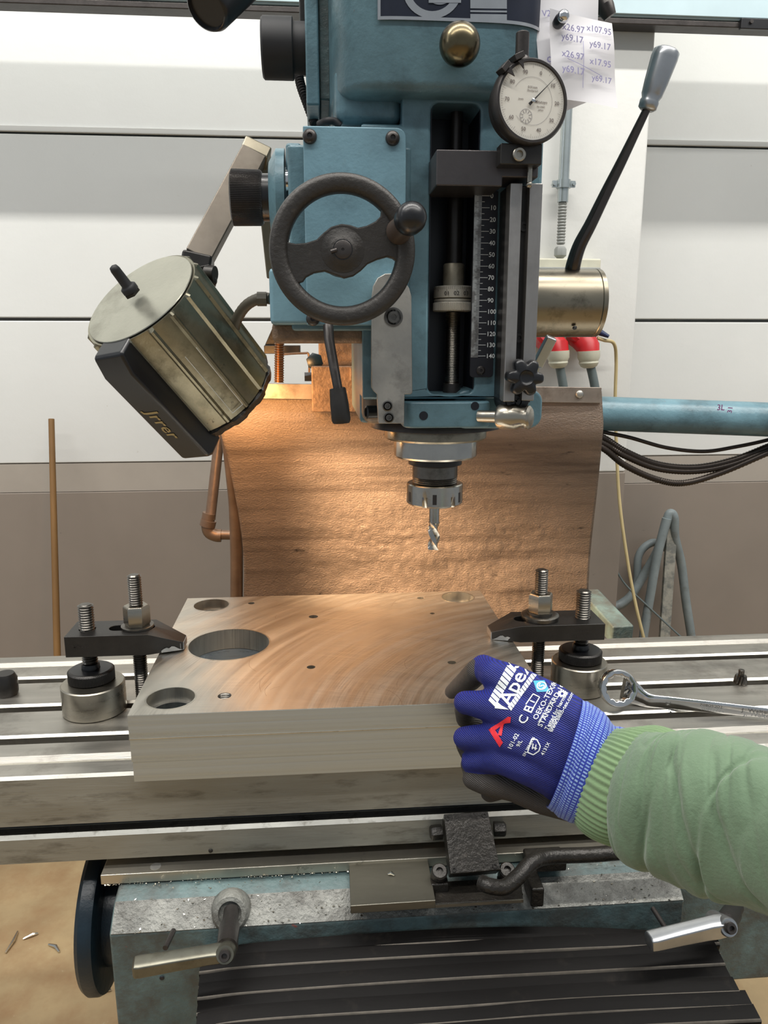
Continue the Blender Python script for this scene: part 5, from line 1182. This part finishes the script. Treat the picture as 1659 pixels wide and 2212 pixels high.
# ================================================================== PERSON (gloved right hand and forearm)
pe = thing('person', "worker's right arm in a green sweatshirt and blue knitted glove holding the plate corner", 'person', A(1240, 1760, .56))
def cap(x, y, Y, r): return (A(x, y, Y), S(r, Y, y))
BL, DK = 0, 1
chains = [
 (BL, [cap(1275, 1578, .545, 50), cap(1190, 1520, .565, 48), cap(1110, 1476, .59, 42), cap(1066, 1456, .602, 35)]),
 (BL, [cap(1255, 1625, .545, 60), cap(1170, 1560, .560, 56), cap(1095, 1533, .575, 43), cap(1052, 1524, .588, 34)]),
 (BL, [cap(1250, 1662, .545, 60), cap(1160, 1608, .555, 58), cap(1095, 1594, .568, 43), cap(1052, 1594, .582, 33)]),
 (BL, [cap(1245, 1695, .545, 56), cap(1150, 1652, .552, 50), cap(1090, 1638, .566, 38), cap(1058, 1640, .578, 29)]),
 (BL, [cap(1066, 1456, .602, 35), cap(1044, 1440, .618, 28)]),
 (DK, [cap(1032, 1450, .618, 29), cap(1014, 1468, .636, 27), cap(988, 1486, .656, 20), cap(975, 1495, .664, 16)]),
 (BL, [cap(1052, 1524, .588, 34), cap(1004, 1517, .602, 26)]),
 (DK, [cap(1002, 1532, .610, 22), cap(1004, 1554, .622, 20), cap(1034, 1566, .624, 18)]),
 (BL, [cap(1052, 1594, .582, 33), cap(1003, 1594, .596, 26)]),
 (DK, [cap(1004, 1608, .602, 21), cap(1010, 1628, .612, 18), cap(1036, 1634, .616, 17)]),
 (BL, [cap(1058, 1640, .578, 29), cap(1016, 1646, .590, 22)]),
 (DK, [cap(1012, 1652, .596, 19), cap(1020, 1666, .602, 17)]),
 (DK, [cap(1232, 1738, .548, 38), cap(1165, 1722, .562, 36), cap(1105, 1698, .572, 33), cap(1055, 1690, .580, 31), cap(1022, 1682, .588, 25)]),
 (DK, [cap(1075, 1700, .584, 29), cap(1058, 1712, .592, 22)]),
 (DK, [cap(1190, 1640, .590, 56), cap(1120, 1600, .600, 42)]),
]
mb = bmesh.new()
def add_cap(bm, a, ra, b, rb):
    n = max(2, int((b-a).length/(min(ra, rb)*.22)))
    for i in range(n+1):
        f = i/n; c = a.lerp(b, f); r = ra+(rb-ra)*f
        bmesh.ops.create_icosphere(bm, subdivisions=2, radius=r, matrix=Matrix.Translation(c))
for col_, ch_ in chains:
    for (a, ra), (b, rb) in zip(ch_, ch_[1:]): add_cap(mb, a, ra, b, rb)
me = bpy.data.meshes.new('glove'); bmesh.ops.translate(mb, verts=mb.verts, vec=-pe.location); mb.to_mesh(me); mb.free()
gl = bpy.data.objects.new('glove', me); COL.objects.link(gl)
rm = gl.modifiers.new('r', 'REMESH'); rm.mode = 'VOXEL'; rm.voxel_size = .0018; rm.use_smooth_shade = True
sm_ = gl.modifiers.new('s', 'SMOOTH'); sm_.factor = .5; sm_.iterations = 9
dg = bpy.context.evaluated_depsgraph_get(); me2 = bpy.data.meshes.new_from_object(gl.evaluated_get(dg))
bpy.data.objects.remove(gl); gl = bpy.data.objects.new('glove', me2); COL.objects.link(gl); gl.parent = pe
me2.name = 'glove'
for p in me2.polygons: p.use_smooth = True
att = me2.attributes.new('dip', 'FLOAT', 'POINT')
def segd(p, a, ra, b, rb):
    ab = b-a; t = max(0, min(1, (p-a).dot(ab)/max(1e-9, ab.length_squared))); return (p-(a+ab*t)).length-(ra+(rb-ra)*t)
vals = []
for v_ in me2.vertices:
    p = v_.co+pe.location; d0 = 9; d1 = 9
    for col_, ch_ in chains:
        if (ch_[0][0]-p).length > .12: continue
        for (a, ra), (b, rb) in zip(ch_, ch_[1:]):
            d = segd(p, a, ra, b, rb)
            if col_: d1 = min(d1, d)
            else: d0 = min(d0, d)
    k = (d0-d1)/.004+.5
    if v_.normal.y > .35: k = max(k, (v_.normal.y-.35)*6)
    k += .25*noise.noise(p*90)
    vals.append(max(0, min(1, k)))
att.data.foreach_set('value', vals)
def glovemat():
    m = bpy.data.materials.new('glove_knit'); m.use_nodes = True; nt = m.node_tree; N = nt.nodes; L_ = nt.links; b = N['Principled BSDF']
    at_ = N.new('ShaderNodeAttribute'); at_.attribute_name = 'dip'
    tc_ = N.new('ShaderNodeTexCoord'); mp_ = N.new('ShaderNodeMapping'); mp_.inputs['Rotation'].default_value = (0, math.radians(-22), 0); L_.new(tc_.outputs['Object'], mp_.inputs[0])
    wv = N.new('ShaderNodeTexWave'); wv.bands_direction = 'Z'; wv.inputs['Scale'].default_value = 220; wv.inputs['Distortion'].default_value = 1.2; wv.inputs['Detail Scale'].default_value = 3; L_.new(mp_.outputs[0], wv.inputs[0])
    nz = N.new('ShaderNodeTexNoise'); nz.inputs['Scale'].default_value = 40; L_.new(tc_.outputs['Object'], nz.inputs['Vector'])
    mx = N.new('ShaderNodeMix'); mx.data_type = 'RGBA'; L_.new(wv.outputs[0], mx.inputs[0]); mx.inputs[6].default_value = lin((6, 16, 78)); mx.inputs[7].default_value = lin((12, 30, 132))
    m2 = N.new('ShaderNodeMix'); m2.data_type = 'RGBA'; L_.new(nz.outputs[0], m2.inputs[0]); m2.inputs[6].default_value = lin((40, 38, 38)); m2.inputs[7].default_value = lin((66, 60, 56))
    m3 = N.new('ShaderNodeMix'); m3.data_type = 'RGBA'
    rp = N.new('ShaderNodeMapRange'); rp.inputs['From Min'].default_value = .42; rp.inputs['From Max'].default_value = .58; L_.new(at_.outputs['Fac'], rp.inputs[0])
    L_.new(rp.outputs[0], m3.inputs[0]); L_.new(mx.outputs[2], m3.inputs[6]); L_.new(m2.outputs[2], m3.inputs[7]); L_.new(m3.outputs[2], b.inputs['Base Color'])
    b.inputs['Roughness'].default_value = .62; b.inputs['Sheen Weight'].default_value = .0
    bp_ = N.new('ShaderNodeBump'); bp_.inputs['Distance'].default_value = .0005; bp_.inputs['Strength'].default_value = .8; L_.new(wv.outputs[0], bp_.inputs['Height']); L_.new(bp_.outputs[0], b.inputs['Normal'])
    return m
me2.materials.clear(); me2.materials.append(glovemat())
gbv = BVHTree.FromPolygons([v_.co+pe.location for v_ in me2.vertices], [tuple(p.vertices) for p in me2.polygons])
def stick(g, name, mat, par, off=.0004):
    bm = g.bm
    bmesh.ops.triangulate(bm, faces=bm.faces)
    for _ in range(2):
        es = [e for e in bm.edges if e.calc_length() > .004]
        if es: bmesh.ops.subdivide_edges(bm, edges=es, cuts=1); bmesh.ops.triangulate(bm, faces=bm.faces)
    for v_ in list(bm.verts):
        d = (v_.co-CAM).normalized(); h = gbv.ray_cast(CAM, d)
        if h[0] is not None: v_.co = h[0]+h[1]*off
        else: bm.verts.remove(v_)
    return part(name, g, mat, par, smooth=80)
# prints on the glove: laid out in a frame running up along the back of the hand
def pr_at(px, py): return A(px, py, .55)
ud = (pr_at(1120, 1447)-pr_at(1070, 1540)).normalized()       # reading direction
vd = (pr_at(1060, 1500)-pr_at(1100, 1522)); vd = (vd-ud*vd.dot(ud)).normalized()
def gt(g, s_, px, py, size, al='LEFT'): g.text(s_, pr_at(px, py), ud, vd, size, 0, al)
def poly(g, pts): g.bm.faces.new([g.bm.verts.new(pr_at(*p)) for p in pts])
g = G(); MM = 1.0
# hatched logo bar
def stripe(x0, y0, x1, y1, wid, n, slant, taper=0.0):
    a = V((x0, y0)); b = V((x1, y1)); d = (b-a)/n; nrm_ = V((d.y, -d.x)).normalized()
    for k in range(n):
        p = a+d*(k+.08); q = a+d*(k+.88); wd = wid*(1-taper*(1-k/n)); s2 = d*slant
        poly(g, [(p.x, p.y), (q.x, q.y), ((q+s2-nrm_*wd).x, (q+s2-nrm_*wd).y), ((p+s2-nrm_*wd).x, (p+s2-nrm_*wd).y)])
stripe(1070, 1528, 1116, 1446, -22, 9, .5, .1)
stripe(1104, 1536, 1160, 1458, -11, 13, .4)
poly(g, [(1069, 1530), (1073, 1515), (1084, 1524), (1100, 1533)])
gt(g, 'ApeX', 1102, 1527, .0155*1.15)
gt(g, 'C\u20ac' if False else 'C E', 1134, 1566, .0105)
gt(g, 'OEKO-TEX\u00ae', 1160, 1556, .0062); gt(g, 'STANDARD 100', 1170, 1571, .0060)
gt(g, '2004007 Centexbel', 1166, 1562, .0026)
for k, (x, y) in enumerate(((1183, 1577), (1188, 1580), (1193, 1582))): gt(g, ('Tested for harmful', 'substances', 'www.oeko-tex.com')[k], x, y, .0046)
gt(g, '101-02', 1104, 1620, .0052); gt(g, '9/L', 1122, 1614, .0046)
gt(g, 'EN 388:2016', 1134, 1634, .0034); gt(g, '4131X', 1174, 1632, .0044)
gt(g, 'i', 1154, 1520, .009)
# open book frame
def seg(x0, y0, x1, y1, wid=2.4):
    a = V((x0, y0)); b = V((x1, y1)); n_ = V(((b-a).y, -(b-a).x)).normalized()*wid/2; poly(g, [tuple(a+n_), tuple(b+n_), tuple(b-n_), tuple(a-n_)])
for s_ in ((1136, 1522, 1152, 1499), (1138, 1526, 1152, 1530), (1152, 1530, 1166, 1506), (1152, 1499, 1166, 1506)): seg(*s_)
# shield
for s_ in ((1140, 1625, 1149, 1596), (1149, 1596, 1160, 1598), (1160, 1598, 1167, 1612), (1167, 1612, 1164, 1622), (1164, 1622, 1152, 1630), (1152, 1630, 1140, 1625), (1149, 1614, 1160, 1617), (1152, 1606, 1150, 1618), (1158, 1608, 1156, 1620)): seg(*s_)
# flower mark
cxf, cyf = 1214, 1499
for k in range(10):
    t = 2*PI*k/10; seg(cxf+3*math.cos(t), cyf+3*math.sin(t), cxf+10*math.cos(t), cyf+8*math.sin(t), 3.4)
stick(g, 'white_print', whiteprint, gl)
g = G(); poly(g, [(1056, 1576), (1098, 1548), (1104, 1549), (1103, 1561), (1092, 1562), (1070, 1578)]); poly(g, [(1056, 1576), (1070, 1577), (1087, 1604), (1080, 1614)])
poly(g, [(1083, 1565), (1089, 1562), (1084, 1590), (1076, 1588)])
stick(g, 'red_print', redprint, gl, .0005)
g = G(); poly(g, [(1152, 1471), (1176, 1470), (1188, 1494), (1160, 1495)]); stick(g, 'cyan_diamond', cyanprint, gl, .0003)
g = G(); 
for k in range(14):
    t = 2*PI*k/14; t1 = 2*PI*(k+1)/14; c_ = (1170, 1482); poly(g, [(c_[0]+11*math.cos(t), c_[1]+9*math.sin(t)), (c_[0]+11*math.cos(t1), c_[1]+9*math.sin(t1)), (c_[0]+8.4*math.cos(t1), c_[1]+6.6*math.sin(t1)), (c_[0]+8.4*math.cos(t), c_[1]+6.6*math.sin(t))])
gt(g, 'S', 1174, 1489, .0075); stick(g, 'seal_print', whiteprint, gl, .0006)

def loftobj(name, rings, mat, par, su=1.0, sv=1.0, smooth=80):
    n = len(rings); m_ = len(rings[0]); vs = [tuple(V(p)-pe.location) for r in rings for p in r]; fs = []; uv = []
    L0 = [0.0]
    for i in range(1, n): L0.append(L0[-1]+(sum((V(rings[i][j])-V(rings[i-1][j])).length for j in range(m_))/m_))
    for i in range(n-1):
        for j in range(m_):
            k = (j+1) % m_; fs.append((i*m_+j, i*m_+k, (i+1)*m_+k, (i+1)*m_+j)); uv += [(j/m_*su, L0[i]*sv), ((j+1)/m_*su, L0[i]*sv), ((j+1)/m_*su, L0[i+1]*sv), (j/m_*su, L0[i+1]*sv)]
    me = bpy.data.meshes.new(name); me.from_pydata(vs, [], fs); ul = me.uv_layers.new(name='UVMap')
    for i, q in enumerate(uv): ul.data[i].uv = q
    for p in me.polygons: p.use_smooth = True
    bm = bmesh.new(); bm.from_mesh(me); bmesh.ops.recalc_face_normals(bm, faces=bm.faces); bm.to_mesh(me); bm.free()
    me.materials.append(mat); o = bpy.data.objects.new(name, me); COL.objects.link(o); o.parent = par; return o
def cuffmat():
    m = bpy.data.materials.new('glove_cuff_knit'); m.use_nodes = True; nt = m.node_tree; N = nt.nodes; L_ = nt.links; b = N['Principled BSDF']
    uvn = N.new('ShaderNodeUVMap'); uvn.uv_map = 'UVMap'
    br = N.new('ShaderNodeTexBrick'); br.inputs['Scale'].default_value = 1.0; br.offset = 0.0; br.inputs['Brick Width'].default_value = .55; br.inputs['Row Height'].default_value = 1.0
    br.inputs['Mortar Size'].default_value = .16; br.inputs['Mortar Smooth'].default_value = .3; br.inputs['Color1'].default_value = lin((150, 178, 226)); br.inputs['Color2'].default_value = lin((118, 150, 214)); br.inputs['Mortar'].default_value = lin((34, 54, 158))
    mp_ = N.new('ShaderNodeMapping'); mp_.inputs['Rotation'].default_value = (0, 0, PI/2); L_.new(uvn.outputs[0], mp_.inputs[0])
    L_.new(uvn.outputs[0], br.inputs[0]); L_.new(br.outputs['Color'], b.inputs['Base Color']); b.inputs['Roughness'].default_value = .75; b.inputs['Sheen Weight'].default_value = .2
    bp_ = N.new('ShaderNodeBump'); bp_.invert = True; bp_.inputs['Distance'].default_value = .0006; L_.new(br.outputs['Fac'], bp_.inputs['Height']); L_.new(bp_.outputs[0], b.inputs['Normal'])
    return m
def wr(u_, v_, p): return 1+.025*noise.noise(V((v_*7, math.sin(2*PI*u_)*1.2, math.cos(2*PI*u_)*1.2)))-.05*math.exp(-((v_-.66)/.10)**2)+.004*math.sin(v_*60)
rings = loft([(1258, 1516, 1180, 1736, .548, .60), (1282, 1526, 1200, 1752, .545, .62), (1310, 1548, 1225, 1768, .54, .64), (1338, 1572, 1250, 1780, .536, .64), (1362, 1582, 1276, 1782, .532, .66)], 96, 2.2, 8, wr)
loftobj('glove_cuff', rings, cuffmat(), pe, 62, 330)
ribm = M('green_ribbed_knit', (112, 138, 98), .85, 0, .12, 14, bump=.0004, bs=500, sheen=.3)
def ribf(u_, v_, p): return 1+.016*math.sin(2*PI*u_*58)+.01*noise.noise(V((v_*4, u_*9, 1)))
rings = loft([(1352, 1586, 1268, 1776, .536, .62), (1358, 1576, 1268, 1788, .532, .66), (1386, 1570, 1290, 1808, .522, .68), (1420, 1572, 1335, 1822, .512, .70), (1452, 1584, 1384, 1826, .502, .70)], 464, 2.2, 8, ribf)
loftobj('sleeve_cuff', rings, ribm, pe)
CR = [(.17, 2.1, .6, .04, .05, .014), (.29, 1.1, .7, .10, .08, .015), (.375, 2.1, .7, .02, .12, .018), (.47, 1.25, .8, .16, .13, .018), (.585, 2.0, .7, .05, .10, .020), (.63, .6, .45, -.10, .08, .016), (.69, 1.5, .9, .16, .11, .02)]
def slv(u_, v_, p):
    a_ = 2*PI*u_; w_ = 0
    for c_, ac, aw, sk, dp, wd in CR:
        m_ = math.exp(-((a_-ac)/aw)**2); x = v_-c_-sk*(a_-ac)-.006*noise.noise(V((a_*3, c_*30, 0)))
        w_ -= .75*dp*m_*math.exp(-(x/wd)**2); w_ += dp*.2*m_*math.exp(-((x-wd*1.9)/(wd*1.5))**2)
    return 1.0+w_+.06*noise.noise(V((v_*7, math.cos(a_)*1.4, math.sin(a_)*1.4)))-.05*max(0, .16-abs(noise.noise(V((v_*11-a_*.9, a_*.8, 4.2)))))/.16*(.5+.5*noise.noise(V((v_*5, a_, 9))))
rings = loft([(1428, 1588, 1372, 1800, .512, .55), (1440, 1582, 1366, 1828, .505, .72), (1462, 1576, 1376, 1862, .498, .82), (1500, 1578, 1424, 1878, .486, .74), (1560, 1594, 1496, 1912, .468, .72), (1620, 1610, 1576, 1936, .450, .70), (1700, 1648, 1664, 1962, .425, .70), (1800, 1700, 1764, 2010, .395, .70), (1960, 1770, 1900, 2120, .36, .70)], 150, 2.3, 26, slv)
loftobj('sleeve', rings, greenf, pe)

# ================================================================== loose swarf
g = G(); random.seed(21)
def chip(p, s_, flat=.3):
    a_ = V((random.gauss(0, 1), random.gauss(0, 1), random.gauss(0, flat))).normalized()*s_; b_ = V((-a_.y, a_.x, random.gauss(0, .5)*s_)).normalized()*s_*random.uniform(.25, .7)
    q = [p+a_, p+b_, p-a_, p-b_]; q2 = [x+V((0, 0, s_*.3)) for x in q]; g.quadstrip([q, q2])
for k in range(420):
    x = random.uniform(SX0+.01, SX1-.01); t = random.random()
    if t < .6: f = random.random(); p = V((x, ytop+(ych-ytop)*f-.001, ztop-.002+(zch-ztop-.002)*f+.0012))
    else: p = V((x, random.uniform(.653, .668), .8868))
    chip(p, random.choice((.0004, .0006, .0009, .0014)))
for k in range(120): chip(V((random.uniform(wx0, wx1), .6672, random.uniform(.8865, .8875))), random.choice((.0006, .001)))
single('metal_swarf', g, chipm, 'fine bright metal chips strewn over the saddle below the table', 'metal chips', (0, .65, .886), kind='stuff')
for i, (a, b, lab) in enumerate((((12, 2058), (38, 2012), 'long bright chip on the floor at the left edge of the frame'), ((105, 2040), (128, 2056), 'short bright chip on the floor nearest the saddle corner'), ((50, 2028), (82, 2016), 'bent bright chip on the floor between the two straight ones'), ((203, 2147), (240, 2138), 'dull chip on the floor beside the saddle, lowest of all'))):
    p, q = AZ(*a, .004), AZ(*b, .004); g = G(); g.tube([p, p.lerp(q, .5)+V((.004, .002, .003)), q], [.0022, .0042, .0022], 6)
    single('metal_chip', g, chipm, lab, 'metal chip', p, group='chips on the floor')
q = AZ(845, 1891, .894); g = G(); g.tube([q+V((-.003, .001, .001)), q+V((0, 0, .003)), q+V((.003, -.001, .001))], [.0008, .0016, .0008], 6); single('metal_chip', g, chipm, 'bright curled chip lying on the steel cover plate of the saddle', 'metal chip', q)
